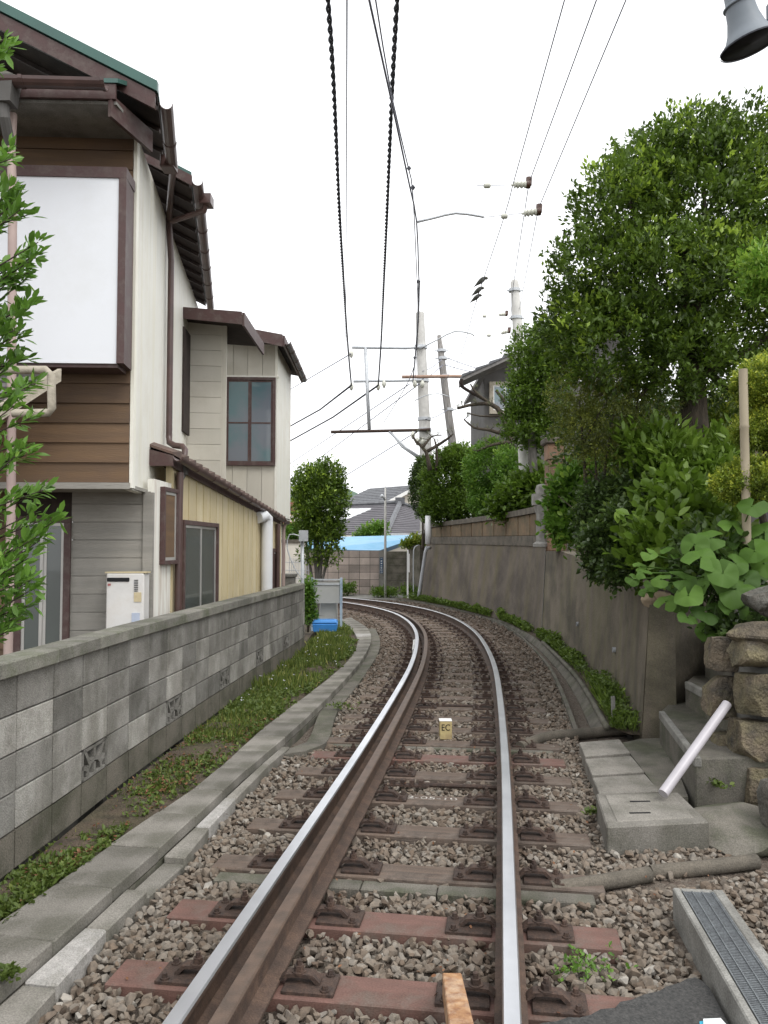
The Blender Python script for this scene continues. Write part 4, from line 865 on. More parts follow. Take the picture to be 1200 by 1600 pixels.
# parapet of stone panels on the far section
def topline(base, batter):
    out = []
    for i, p in enumerate(base):
        t = base[min(i+1,len(base)-1)]-base[max(i-1,0)]; t.z = 0; t.normalize(); nb = V(t.y,-t.x,0); out.append(p+nb*batter)
    return out
tl = topline(rb1, .22); PW = thing('stone_parapet', 'parapet of square brown stone panels between dark rails, on the far retaining wall', 'parapet', (tl[0].x,tl[0].y,1.8))
zb_, zt_ = 1.83, 2.62
n0 = len(tl)
def zat(p): return 1.8+.12*(p.y-tl[0].y)/(tl[-1].y-tl[0].y)
pts = resample(tl, .1); L_ = (len(pts)-1)
b = MB()
for a, c in zip(pts, pts[1:]): b.wall(a, c, (zat(a)-.02,zat(c)-.02), (zat(a)+.20,zat(c)+.20), -.2, off=.03)
b.build('base_rail', 'stone_cap', PW)
b = MB(); rise = lambda p: zat(p)+.20+.50*(1-.38*(p.y-tl[0].y)/(tl[-1].y-tl[0].y))
for a, c in zip(pts, pts[1:]): b.wall(a, c, (rise(a),rise(c)), (rise(a)+.13,rise(c)+.13), -.26, off=.06)
b.build('top_rail', 'stone_cap', PW)
pp = resample(tl, 1.0)
for a, c in zip(pp, pp[1:]):
    d_ = (c-a).normalized(); b = MB(); A_, B_ = a+d_*.03, c-d_*.03
    b.wall(A_, B_, (zat(a)+.201,zat(c)+.201), (rise(a)-.001,rise(c)-.001), -.12, off=-.0); b.build('stone_panel', 'oya_panel', PW, bev=.012)
b = MB()
for a, c in zip(pts, pts[1:]): b.wall(a, c, (zat(a)+.15,zat(c)+.15), (rise(a)+.02,rise(c)+.02), -.04, off=-.13)
b.build('panel_backing', 'stone_cap', PW)
# terrace ground
b = MB(); tr = [p+V(.25,0,0) for p in rb2]+[p+V(.35,0,0) for p in rb1]
poly = [(p.x,p.y) for p in tr]
vs = []; K_ = 8; fs = []
for i, p in enumerate(tr):
    z0 = ZR0-.05+(1.75-ZR0)*min(1,(p.y-7)/8)
    for j in range(K_):
        u = j/(K_-1); vs.append(V(p.x+u*14, p.y+u*3*(1 if p.y>9 else .4), z0+min(.5,u*3.5)+mnoise.noise(V(p.x+u*14,p.y,0))*.06))
for i in range(len(tr)-1):
    for j in range(K_-1): fs.append((i*K_+j,i*K_+j+1,(i+1)*K_+j+1,(i+1)*K_+j))
b.add(vs, fs, 0, .5); b.build('garden_bank', 'soil', kind='structure')
# soil strip between drain and wall
sheet('wall_verge', [V(p.x,p.y,.04) for p in dr], [V(p.x,p.y,.06) for p in rb2+rb1], 'soil', na=90, nb=4, amp=.03)
b = MB(); b.tube(dense([G(948,1136,.06),G(915,1078,.07),G(890,1045,.07),G(848,1003,.07)],.3), .03, 8); b.build('old_pipe', 'concrete', label='mossy old pipe lying along the far lip of the drain', cat='pipe', smooth=True)

# carved stone post & brown stone gatepost behind the parapet end
cx = W(848,800,14.2); b = MB()
prof = [(0,.17),(.05,.17),(.08,.12),(.5,.11),(.62,.15),(.72,.16),(.80,.10),(.9,.13),(.98,.10),(1,.03)]
b.tube([V(cx.x,14.2,1.78+1.12*a) for a,_ in prof], [r_*1.05 for _,r_ in prof], 8); b.box((cx.x+.18,14.25,2.15),(.16,.2,.75)); b.box((cx.x,14.2,2.62),(.36,.2,.2))
b.build('carved_post', 'carved_stone', smooth=R(35), bev=0, label='rough carved pale grey stone post at the end of the parapet', cat='stone post')
cx = W(868,760,14.0); zt_ = W(868,688,14).z
GP = thing('gate_pillar', 'tall orange-brown stone block pillar with dark cap among the shrubs', 'pillar', (cx.x,14,1.7))
b = MB(); k = 0; z = 1.7
while z < zt_-.2:
    b.box((cx.x+rng.uniform(-.005,.005),14.05,z+.2),(.30,.34,.39)); z += .4
b.build('shaft', 'brown_stone', GP, bev=.012)
b = MB(); b.box((cx.x,14.05,zt_-.02),(.42,.42,.11)); b.build('cap', 'stone_cap', GP, bev=.02)
b = MB(); b.box((cx.x+.26,14.15,2.6),(.14,.3,1.7)); b.build('side_render', 'concrete_light', GP)

# slabs and platform at the right
s_px = [((905,1160),(968,1155),(985,1176),(914,1182)), ((914,1186),(986,1180),(1007,1206),(925,1211)), ((926,1215),(1008,1210),(1032,1236),(936,1240))]
for i, q in enumerate(s_px):
    q = [G(*p,.08) for p in q]; q = [q[3],q[2],q[1],q[0]]; b = MB(); b.hexa([V(p.x,p.y,-.2) for p in q]+[V(p.x,p.y,.08+rng.uniform(-.004,.004)) for p in q])
    b.build('concrete_slab', 'slab', bev=.006, cat='slab', group='slabs beside the stone steps', label=['flat concrete slab nearest the drain end, beside the steps','middle flat concrete slab beside the steps','flat concrete slab touching the raised block below the steps'][i])
q = [G(*p,.10) for p in ((1036,1238),(972,1155),(1000,1149),(1040,1147),(1075,1238))]; b = MB(); b.prism([(p.x,p.y) for p in q][::-1], -.2, .07); b.build('landing', 'concrete', kind='structure')
q = [G(*p,.13) for p in ((948,1292),(1108,1284),(1060,1238),(931,1240))]; b = MB(); b.hexa([V(p.x,p.y,-.15) for p in q]+[V(p.x,p.y,.13) for p in q])
ins = [q[0]+(q[2]-q[0])*.12, q[1]+(q[3]-q[1])*.12, q[2]+(q[0]-q[2])*.08, q[3]+(q[1]-q[3])*.08]
b.hexa([V(p.x,p.y,.12) for p in ins]+[V(p.x,p.y,.137) for p in ins])
rbk = b.build('raised_block', 'slab', bev=.01, label='raised concrete cover block with two lifting slots beside the ballast', cat='concrete block')
b = MB()
for p in ((1000,1252),(1000,1270)):
    c_ = G(*p,.139); b.box(c_, (.13,.014,.004), .05)
b.build('lifting_slot', 'dark_slot', rbk)
# sloping rough concrete bank between block and pillar
# steps
ST_ = thing('stone_steps', 'worn concrete steps climbing between the retaining wall end and the rock pillar', 'steps', (2.5,6.3,.05))
nz = [((2.10,5.45),(2.39,6.98),.34),((2.62,5.6),(2.72,7.25),.55),((2.92,5.7),(3.0,7.5),.76),((3.22,5.8),(3.28,7.7),.97)]
for i, (a, c, z) in enumerate(nz):
    b = MB(); b.prism([a,(4.4,5.6),(4.4,8.2),(c[0]+.2,c[1]+.35),c], -.1+i*.02, z); b.build('step', 'concrete', ST_, bev=.012)
    b = MB(); dd = V(c[0]-a[0],c[1]-a[1],0).normalized(); b.wall(V(a[0]-.006,a[1],0), V(c[0]-.006,c[1],0), z-.06, z+.006, -.05); b.build('nosing', 'concrete_light', ST_, bev=.006)
# lilac pipe
b = MB(); a = W(1036,1240,5.18); c = W(1136,1100,5.6); b.tube([a+(c-a)*-.0, c], .033, 16); b.build('plastic_pipe', 'pipe_lilac', smooth=R(50), label='pale lilac plastic drainpipe slanting down from the rock pillar', cat='pipe')

def rock(c, d_, m, seed, label=None, boxy=False, cat='rock', parent=None, rz=0, group=None, name='boulder', rough=.22, sub=3, cuts=9):
    rg = random.Random(seed); bm = bmesh.new(); bmesh.ops.create_icosphere(bm, subdivisions=sub, radius=1)
    pl = [(V(rg.gauss(0,1),rg.gauss(0,1),rg.gauss(0,1)).normalized(), rg.uniform(.62,.85)) for _ in range(cuts)]
    if boxy: pl += [(V(*q).normalized(), rg.uniform(.6,.72)) for q in ((1,.05,0),(-1,0,.1),(0,1,.1),(.1,-1,0),(0,.1,1),(0,0,-1))]
    off = V(rg.random()*50,rg.random()*50,rg.random()*50)
    for v in bm.verts:
        for n_, dd in pl:
            k = v.co.dot(n_)
            if k > dd: v.co -= n_*(k-dd)
        v.co *= 1+rough*mnoise.noise(v.co*1.6+off)+rough*.4*mnoise.noise(v.co*5+off)
    mt = Matrix.Rotation(rz,4,'Z')
    vs = [Vector(c)+mt@V(v.co.x*d_[0]/.98,v.co.y*d_[1]/.98,v.co.z*d_[2]/.98) for v in bm.verts]; fs = [[x.index for x in f.verts] for f in bm.faces]; bm.free()
    b = MB(); b.add(vs, fs, 0, rg.random()); return b.build(name, m, parent, smooth=R(32), **({} if parent else dict(label=label, cat=cat, group=group)))
# rock pillar
RP = thing('rock_pillar', 'rough pillar of large rocks bound with grey mortar at the right edge', 'pillar', (2.9,5.7,.05))
b = MB(); b.tube([V(2.95,5.84,-.1),V(2.95,5.84,.5),V(2.97,5.84,1.02)], [.43,.41,.39], 12); b.build('mortar_core', 'pillar_mortar', RP, smooth=True)
for i, (x,y,z,a,c,e,sd) in enumerate(((2.52,5.54,.14,.20,.20,.17,1),(2.90,5.44,.18,.20,.18,.22,2),(2.46,5.60,.44,.15,.22,.16,3),(2.74,5.44,.50,.17,.16,.17,4),(3.08,5.46,.52,.18,.18,.16,5),(2.44,5.92,.25,.15,.20,.22,6),(2.50,5.56,.76,.17,.20,.18,7),(2.83,5.42,.82,.19,.16,.19,8),(2.42,5.94,.66,.15,.2,.2,9),(3.16,5.46,.84,.16,.16,.2,10),(2.52,5.58,1.03,.20,.2,.12,13),(2.88,5.46,1.05,.20,.2,.12,14),(2.44,5.95,.98,.15,.18,.15,15))):
    rock((x+.08,y,z),(a*1.12,c*1.1,e*1.12),'rock',sd,parent=RP,name='pillar_rock',rz=(sd%3-1)*.12,rough=.10,cuts=6,boxy=True)
for i,(x,y,z,a,c,e,sd) in enumerate(((2.56,5.62,1.16,.26,.26,.09,11),(2.98,5.55,1.17,.26,.26,.09,12))): rock((x+.08,y,z),(a,c,e),'rock',sd,parent=RP,name='cap_rock',rough=.14)
rock((2.80,5.75,1.38),(.22,.22,.15),'rock_dark',21,'dark rugged boulder resting on top of the rock pillar')
rock((3.15,5.9,1.42),(.24,.24,.18),'rock_dark',22,'second dark boulder behind it on the rock pillar, at the frame edge')
rock((2.50,4.80,.10),(.26,.38,.32),'rock_dark',24,'big mossy dark boulder at the right edge below the pillar')
rock((2.18,5.05,.02),(.34,.40,.11),'concrete',27,'low rough lump of concrete between raised block and rock pillar',cat='concrete lump',name='concrete_lump',rough=.1)
rock((1.98,3.98,.02),(.08,.06,.07),'rock_tan',25,'pale angular rock at the end of the concrete conduit')
rock((2.02,3.84,-.02),(.07,.07,.05),'rock',26,'brown angular rock below the pale rock at the conduit end')
for i,(px,py,s_) in enumerate(((1012,928,.065),(1035,924,.075),(1062,927,.075),(1085,924,.07))):
    p = W(px,py,7.35+i*.1); rock((p.x,p.y,ZR0+.05),(s_,s_*.8,s_*1.1),'rock_tan' if i!=2 else 'rock',30+i,['small tan rock, leftmost on top of the retaining wall corner','tan upright rock, second on the retaining wall corner','orange-brown rock, third on the retaining wall corner','tan rock, rightmost on the retaining wall corner'][i], group='rocks on the retaining wall corner')
# grating channel
ga = [G(*p,.12) for p in ((1035,1372),(1108,1372),(1215,1530),(1170,1612))]
u_ = V(1.385,3.93,0)-V(1.20,2.40,0); u_.normalize(); nrm = V(u_.y,-u_.x,0); o_ = V(1.395,3.93,0)
GC = thing('drain_channel', 'grey concrete drain channel with steel grating running beside the ballast', 'drain', (1.4,3.2,0))
Lg = 2.2; wg = .235
b = MB()
def gq(s0,s1,t0,t1,z0,z1,mb,mi=0):
    q = [o_-u_*s1+nrm*t0, o_-u_*s1+nrm*t1, o_-u_*s0+nrm*t1, o_-u_*s0+nrm*t0]; mb.hexa([V(p.x,p.y,z0) for p in q]+[V(p.x,p.y,z1) for p in q], mi, .5)
gq(0,Lg,0,.035,-.12,.12,b); gq(0,Lg,wg-.05,wg,-.12,.12,b); gq(0,.03,.035,wg-.05,-.12,.119,b); gq(.03,Lg,.035,wg-.05,-.12,-.02,b); b.build('channel', 'concrete_light', GC, bev=.006)
b = MB(); s_ = .035
while s_ < Lg: gq(s_, s_+.006, .037, wg-.052, .105, .117, b); s_ += .0125
for t_ in (.037,.08,.125,.17,wg-.058): gq(.033,Lg,t_,t_+.005,.10,.121,b)
b.build('grating', 'grate', GC)
# conduits
b = MB(); b.tube(dense([G(*p,.0) for p in ((812,1168),(835,1158),(860,1151),(900,1147),(960,1142),(990,1140))],.1), .05, 10); b.build('conduit_cover', 'stone_cap', smooth=R(50), label='curved concrete conduit crossing the mouth of the drain by the right rail', cat='conduit')
for i, (a,c) in enumerate((((862,1390),(1014,1366)),((1017,1364),(1182,1346)))):
    b = MB(); b.tube(dense([G(*a,-.025),(G(*a,-.012)+G(*c,-.0))/2+V(0,-.01,0),G(*c,.0)],.1), .042, 10); b.build('conduit_cover', 'stone_cap', smooth=R(50), cat='conduit', group='concrete conduits on the gravel', label=['concrete conduit length leading from the right rail across the gravel','concrete conduit length ending at the pale rock'][i])
for i,(py, xa, xb) in enumerate(((1388,330,905),(1169,505,800))):
    p0_, a_ = cl_at(s_of_y(G(600,py,-.02).y)); b = MB(); 
    for k in range(-2,3): b.box((k*.4,0,-.05),(.395,.11,.10))
    o = b.build('cable_trough', 'concrete', bev=.006, origin=(0,0,0), label=['low concrete cable trough crossing under the rails, nearer one','low concrete cable trough crossing under the rails, just before the EC marker'][i], cat='cable trough', group='cable troughs under the track'); o.location=(p0_.x,p0_.y,-.012); o.rotation_euler=(0,0,a_)
# thin steel tie rods between the sleepers
for i, py in enumerate((1228,1104)):
    p0_, a_ = cl_at(s_of_y(G(600,py,.0).y)); b = MB(); b.tube([(-.05,0,0),(.52,0,0)], .018, 8)
    for k in range(4): b.box((-.05-.07*k+.02,.0,.012),(.035,.05,.04))
    b.box((-.12,0,-.008),(.30,.06,.014))
    o = b.build('rail_bond', 'rust_steel', origin=(0,0,0), label=['rusty steel rod with toothed plate between the rails, nearer than the EC marker','rusty steel rod with toothed plate between the rails, beyond the EC marker'][i], cat='rod', group='rods between the rails'); o.location=(p0_.x-.02,p0_.y,.01); o.rotation_euler=(0,0,a_)
# EC marker
c_ = G(696,1153,-.02); b = MB(); b.box((c_.x,c_.y,.06),(.115,.10,.17)); ec = b.build('marker_post', 'marker_yellow', bev=.005, label='small yellowed marker post lettered EC between the rails', cat='marker')
b = MB(); b.box((c_.x,c_.y,.148),(.118,.103,.008)); b.build('white_top', 'white_paint', ec, bev=.002)
text_mesh('lettering', 'EC', .075, Matrix.Translation((0,-.052,.075+.035))@Matrix.Rotation(R(90),4,'X')@Matrix.Diagonal((.95,1.1,1,1)), 'black_paint', ec)
# white marker stick in the weeds
c_ = G(968,1140,.06); b = MB(); b.box((c_.x,c_.y+.2,.18),(.035,.03,.3)); b.build('marker_peg', 'concrete_light', bev=.004, label='short weathered white peg in the weeds at the foot of the retaining wall', cat='peg')
# rusty bar in the foreground
a = G(706,1528,.13); c = V(a.x-.005,2.35,.22)
x_ = V(.045,0,0); b = MB(); zt=V(0,0,.02)
b.hexa([c-x_-zt,c+x_-zt,a+x_*.8-zt,a-x_*.8-zt,c-x_+zt,c+x_+zt,a+x_*.8+zt,a-x_*.8+zt]); b.hexa([c-x_-zt*3.5,c-x_*.7-zt*3.5,a-x_*.55-zt*3.5,a-x_*.8-zt*3.5,c-x_-zt,c-x_*.7-zt,a-x_*.55-zt,a-x_*.8-zt])
b.build('steel_angle', 'rusty_bar', bev=.004, label='rusty angle iron pointing away from the camera between the rails', cat='steel bar')
# asphalt corner + paper
ap = [G(*p,.03) for p in ((790,1612),(865,1590),(924,1580),(985,1557),(1030,1545),(1060,1532),(1089,1526),(1105,1540))]
ap = [(p.x,p.y) for p in ap]+[(1.215,2.6),(1.13,1.2),(.25,1.2)]
apn = dense([(x,y) for x,y in ap[:8]],.05); apn = [(p.x+mnoise.noise(p*14)*.02,p.y+mnoise.noise(p*14+V(5,5,5))*.025) for p in apn]+ap[8:]
b = MB(); b.prism(apn[::-1], -.15, .022); b.build('road', 'asphalt', kind='structure')
a = G(1112,1600,.05); b = MB(); b.hexa([V(a.x-.075,a.y-.12,.045),V(a.x+.06,a.y-.12,.05),V(a.x+.045,a.y+.03,.05),V(a.x-.02,a.y+.025,.05),V(a.x-.075,a.y-.12,.049),V(a.x+.06,a.y-.12,.054),V(a.x+.045,a.y+.03,.054),V(a.x-.02,a.y+.025,.054)])
pp_ = b.build('paper_sheet', 'paper_white', label='white sheet with cyan edge lying on the asphalt at the bottom right', cat='paper')
b = MB(); b.hexa([V(a.x-.085,a.y-.118,.040),V(a.x-.07,a.y-.12,.0445),V(a.x-.02,a.y+.028,.0445),V(a.x-.032,a.y+.03,.040),V(a.x-.085,a.y-.118,.042),V(a.x-.07,a.y-.12,.0448),V(a.x-.02,a.y+.028,.0448),V(a.x-.032,a.y+.03,.042)]); b.build('cyan_edge','paper_cyan',pp_)
# right side gravel bed
b = MB(); b.prism([(1.1,1.2),(4,1.2),(4,5.9),(2.2,5.6),(1.75,5.2),(1.9,7.3),(1.3,7.2)], -.2, -.045); b.build('gravel_bed', 'ballast_bed', kind='structure')

# ------------------------------------------------------------------ ballast stones
def hulls(n, npt, seed):
    out = []; rg = random.Random(seed)
    for _ in range(n):
        bm = bmesh.new()
        for k in range(npt):
            v = V(rg.gauss(0,1),rg.gauss(0,1),rg.gauss(0,1)).normalized()*rg.uniform(.8,1); bm.verts.new((v.x,v.y*.8,v.z*.62))
        r_ = bmesh.ops.convex_hull(bm, input=bm.verts); bm.verts.ensure_lookup_table()
        dele = [v for v in bm.verts if not v.link_faces]; bmesh.ops.delete(bm, geom=dele, context='VERTS')
        bmesh.ops.triangulate(bm, faces=bm.faces); bm.verts.index_update()
        out.append((np.array([v.co[:] for v in bm.verts]), np.array([[x.index for x in f.verts] for f in bm.faces]))); bm.free()
    return out
H_ = hulls(14, 15, 3)
def rotm(n):
    q = nr.normal(size=(n,4)); q /= np.linalg.norm(q,axis=1)[:,None]; a,b_,c,d_ = q.T
    return np.stack([np.stack([1-2*(c*c+d_*d_),2*(b_*c-a*d_),2*(b_*d_+a*c)],1),np.stack([2*(b_*c+a*d_),1-2*(b_*b_+d_*d_),2*(c*d_-a*b_)],1),np.stack([2*(b_*d_-a*c),2*(c*d_+a*b_),1-2*(b_*b_+c*c)],1)],1)
left = [V(-1.42,2.0,0)]+[V(p.x+.01,p.y,0) for p in ko[2:]]+[V(p.x+.03,p.y,0) for p in kb[2:]]+[V(-1.3,19,0),V(-3,23,0),V(-5,26.5,0)]
right = [V(-5,29.5,0),V(-2,27.8,0)]+[V(p.x-.02,p.y,0) for p in dl[::-1]]+[G(905,1160,0),G(936,1240,0),G(930,1242,0),G(948,1310,0),G(1090,1310,0),G(1170,1345,0),V(2.6,4.4,0),V(2.6,2.0,0)]
bpoly = [(p.x,p.y) for p in left+right]
def scatter(y0, y1, sp, size, layers):
    xs = np.arange(-6,3,sp); ysg = np.arange(y0,y1,sp); X,Y = np.meshgrid(xs,ysg); X = X.ravel(); Y = Y.ravel(); out = []
    for l in range(layers):
        x = X+nr.uniform(-.5,.5,len(X))*sp; y = Y+nr.uniform(-.5,.5,len(X))*sp
        k = inpoly(x,y,bpoly); u = np.abs(x/np.maximum(y,.1)) < .62; k &= u; x = x[k]; y = y[k]
        ok = np.ones(len(x), bool)
        for p, a in SLEEP:
            dx, dy = x-p.x, y-p.y; ca, sa = math.cos(a), math.sin(a); lx = dx*ca+dy*sa; ly = -dx*sa+dy*ca
            cov = np.clip((y-6.0)/6,0,1)*.105+np.where(np.abs(lx)>.9,.03,0); ok &= ~((np.abs(lx) < 1.05-nr.uniform(0,.06,len(x))) & (np.abs(ly) < .112+size*.2-cov*nr.random(len(x))+nr.uniform(-.03,.012,len(x))))
        for P_ in (RR, LR, GR): ok &= segdist(x,y,P_[::2]) > .062
        ok &= ~inpoly(x,y,apn)
        gx = (x-o_.x)*nrm.x+(y-o_.y)*nrm.y; gs = -((x-o_.x)*u_.x+(y-o_.y)*u_.y); ok &= ~((gx>-.02)&(gx<wg+.02)&(gs>-.03)&(gs<Lg))
        ok &= segdist(x,y,[G(862,1390,.02),G(1182,1346,.02)]) > .05
        for py in (1388,1169):
            p0_, a_ = cl_at(s_of_y(G(600,py,-.02).y)); dx, dy = x-p0_.x, y-p0_.y; ca, sa = math.cos(a_), math.sin(a_); ok &= ~((np.abs(dx*ca+dy*sa)<1.0)&(np.abs(-dx*sa+dy*ca)<.055))
        x = x[ok]; y = y[ok]; n = len(x)
        zl = -.045+l*size*.62+np.clip((y-6)/8,0,1)*.022
        out.append((x, y, np.full(n, zl)+nr.uniform(-.012,.012,n), size*nr.uniform(.6,1.25,n)))
    return [np.concatenate(a) for a in zip(*out)]
parts = [scatter(2.05,5.0,.042,.029,2), scatter(5.0,9.0,.046,.030,2), scatter(9.0,15.5,.062,.037,2), scatter(15.5,29,.09,.05,1)]
x = np.concatenate([p[0] for p in parts]); y = np.concatenate([p[1] for p in parts]); z = np.concatenate([p[2] for p in parts]); sz = np.concatenate([p[3] for p in parts])*np.where(nr.random(len(x))<.12,1.3,1.0)
# thin out the second layer towards the edges and beside the sleepers is left to chance
tid = nr.integers(0,len(H_),len(x)); rm = rotm(len(x)); VV=[]; FF=[]; RN=[]; RU=[]; base_=0
rdist = np.minimum(np.minimum(segdist(x,y,RR[::2]), segdist(x,y,LR[::2])), segdist(x,y,GR[::2]))
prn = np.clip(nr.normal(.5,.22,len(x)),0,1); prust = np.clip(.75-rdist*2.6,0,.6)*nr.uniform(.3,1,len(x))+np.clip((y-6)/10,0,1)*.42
print('stones', len(x))
for h,(hv,hf) in enumerate(H_):
    k = np.where(tid==h)[0]; n = len(k)
    if not n: continue
    tv = np.einsum('nij,vj->nvi', rm[k], hv)*sz[k][:,None,None]; tv[:,:,2] *= .85; tv += np.stack([x[k],y[k],z[k]],1)[:,None,:]
    VV.append(tv.reshape(-1,3)); FF.append((hf[None]+base_+np.arange(n)[:,None,None]*len(hv)).reshape(-1,3)); base_ += n*len(hv)
    RN.append(np.repeat(prn[k],len(hf))); RU.append(np.repeat(prust[k],len(hf)))
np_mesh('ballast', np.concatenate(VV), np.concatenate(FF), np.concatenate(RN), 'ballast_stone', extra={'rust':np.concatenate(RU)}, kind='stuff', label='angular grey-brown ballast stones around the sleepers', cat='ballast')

# ------------------------------------------------------------------ foliage machinery
def leafgeo(P, D, Nn, L, w, near=False, fold=.25, curl=.0):
    n = len(P); D = D/np.linalg.norm(D,axis=1)[:,None]; Sd = np.cross(D,Nn); Sd /= np.maximum(np.linalg.norm(Sd,axis=1)[:,None],1e-6); Nn = np.cross(Sd,D)
    Lc = L[:,None]; wd = Lc*w
    if not near:
        v = np.stack([P, P+D*Lc*.5+Sd*wd+Nn*wd*fold, P+D*Lc, P+D*Lc*.5-Sd*wd+Nn*wd*fold],1)
        f = np.array([[0,1,2],[0,2,3]])
    else:
        def q(t, s, u): return P+D*Lc*t+Sd*wd*s+Nn*(wd*fold*u-Lc*curl*t*t)
        v = np.stack([P, q(.3,.8,1), q(.3,0,0), q(.3,-.8,1), q(.65,.85,1), q(.65,0,0), q(.65,-.85,1), q(1,0,0)],1)
        f = np.array([[0,1,2],[0,2,3],[1,4,5],[1,5,2],[2,5,6],[2,6,3],[4,7,5],[5,7,6]])
    k = v.shape[1]; F_ = (f[None]+np.arange(n)[:,None,None]*k).reshape(-1,3)
    return v.reshape(-1,3), F_, len(f)
def unit(n):
    v = nr.normal(size=(n,3)); return v/np.linalg.norm(v,axis=1)[:,None]
def crown_pts(blobs, ncl, shell=.5, lump=.16, spike=.04):
    P=[]; O=[]; wts = np.array([(b[3]*b[4]+b[4]*b[5]+b[3]*b[5])*(b[6] if len(b)>6 else 1) for b in blobs]); wts = wts/wts.sum()
    for b,wt in zip(blobs,wts):
        n = int(ncl*wt)+1; u = unit(n); lum = np.zeros(n)
        for _ in range(9):
            c = unit(1)[0]; lum += np.exp(-((u-c)**2).sum(1)/.14)*nr.uniform(-1,1)
        r = (1-shell*nr.random(n)**1.7)*(1+lump*lum); sp = nr.random(n)<spike; r[sp] = (1+lump*lum[sp])*nr.uniform(1.02,1.13,sp.sum())
        p = u*r[:,None]*np.array(b[3:6])+np.array(b[:3]); P.append(p); O.append(u)
    return np.concatenate(P), np.concatenate(O)
def crown(name, blobs, ncl, per, L, w, m, parent, near=False, shell=.5, up=.5, spread=.9, lump=.16, tuft=1.0, spike=.04, light=.12, clip=None, rad=None):
    P,O = crown_pts(blobs,ncl,shell,lump,spike)
    if clip is not None: k = clip(P); P=P[k]; O=O[k]
    n = len(P); ax = O*.7+np.array([0,0,up])+nr.normal(size=(n,3))*.45; ax /= np.linalg.norm(ax,axis=1)[:,None]
    cr = nr.normal(.42,.2,n)+np.clip(O[:,2],-.3,1)*.16+np.array([mnoise.noise(V(*q)*(.9/max(L*10,.3))) for q in P])*.35; cr[nr.random(n)<light] += .38  # up-facing clusters paler: new growth, and crown-top highlights painted into leaf colour
    idx = np.repeat(np.arange(n),per); N2=len(idx); D = ax[idx]+nr.normal(size=(N2,3))*spread*.6; Lh = L*nr.uniform(.65,1.25,N2)
    rr = rad if rad is not None else L*1.3
    Q = P[idx]+ax[idx]*(nr.random(N2)[:,None]*rr*1.4-rr*.5)*tuft+nr.normal(size=(N2,3))*rr*.35
    Nn = np.array([0,0,1.])+nr.normal(size=(N2,3))*.55+ax[idx]*.3
    v,f,k = leafgeo(Q,D,Nn,Lh,w,near); rn = np.repeat(cr[idx]+nr.normal(0,.1,N2),k)
    return np_mesh(name, v, f, rn, m, parent, flat=not near)
def limbs(root, ends, r0, parent, m='bark', name='trunk', wob=.08, fork=.5):
    b = MB()
    for i, e in enumerate(ends):
        s_ = Vector(root); e = Vector(e); mid = s_+(e-s_)*.5+V(rng.uniform(-1,1),rng.uniform(-1,1),rng.uniform(-.3,.5))*wob*(e-s_).length
        p = dense([s_, mid, e], .12); k = len(p); b.tube(p, [r0*(1-.85*j/(k-1)) for j in range(k)], 7)
        for _ in range(3):
            j = rng.randrange(k//3, k-1); q = p[j]; e2 = q+V(rng.uniform(-1,1),rng.uniform(-1,1),rng.uniform(-.1,1)).normalized()*(e-s_).length*.4
            pp2 = [q,(q+e2)/2+V(0,0,.03),e2]; rr_ = r0*(1-.85*j/(k-1))*.6; b.tube(pp2,[rr_,rr_*.6,rr_*.2],5)
    return b.build(name, m, parent, smooth=True)

# big evergreen tree -----------------------------------------------------
TT = thing('evergreen_tree', 'large dense evergreen tree filling the upper right above the wall', 'tree', (3.55,9.0,1.6))
b = MB(); tp = [W(1088,760,9.0),W(1085,680,9.0),W(1082,600,9.0),W(1075,480,9.1),W(1070,380,9.2)]; b.tube(dense(tp,.2),[.17]*3+[.15]*3+[.1]*(len(dense(tp,.2))-6),10)
for e in (W(960,420,9),W(900,480,8.8),W(980,300,9),W(1100,280,9.2),W(1180,330,9.3),W(1240,480,9),W(1000,620,8.7),W(930,620,8.8),W(1170,620,9)):
    s_ = tp[2]+V(0,0,rng.uniform(-.3,.9)); p = dense([s_,(s_+e)/2+V(0,rng.uniform(-.2,.2),-.12),e],.2); b.tube(p,[.07*(1-.8*j/(len(p)-1)) for j in range(len(p))],7)
b.build('trunk','bark',TT,smooth=True)
def bl_(px,py,Y,rp,rz=None,ry=None,wt=1):       # blob at a photo pixel with radius in pixels
    c = W(px,py,Y); r = rp*Y/F; return (c.x,c.y,c.z,r,ry or r,(rz*Y/F if rz else r),wt)
blobs = [bl_(1085,330,9.2,130,110),bl_(975,330,9.0,85,80),bl_(1010,270,9.1,70,55),bl_(1075,235,9.2,80,55),bl_(1165,240,9.3,80,70),bl_(1200,330,9.3,90,100),bl_(935,430,8.9,80,80),bl_(1040,450,8.8,120,90),bl_(1150,460,8.9,110,90),
         bl_(900,500,8.9,55,60),bl_(960,540,8.7,95,70),bl_(1060,560,8.6,90,60),bl_(1150,590,9.2,90,50,wt=.6),bl_(1260,450,9.2,100,150)]
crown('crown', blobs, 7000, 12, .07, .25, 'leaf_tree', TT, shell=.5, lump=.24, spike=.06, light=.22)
# lower small-leaved olive part below it
OB = thing('small_leaved_shrub', 'tall olive-green fine-leaved shrub below the big evergreen tree', 'shrub', (2.2,8.9,1.6))
limbs((2.35,9.1,1.4), [W(905,620,8.9),W(960,640,8.9),W(1000,600,9),W(930,700,8.9)], .04, OB)
crown('foliage', [bl_(905,620,9.0,48,55),bl_(950,650,8.9,60,70),bl_(900,670,9,38,50),bl_(1010,640,9.1,60,60,wt=.7),bl_(950,720,8.9,50,35,wt=.6),bl_(1000,700,9.2,70,40,wt=.7)], 2300, 9, .034, .26, 'leaf_olive', OB, shell=.6, light=.2)
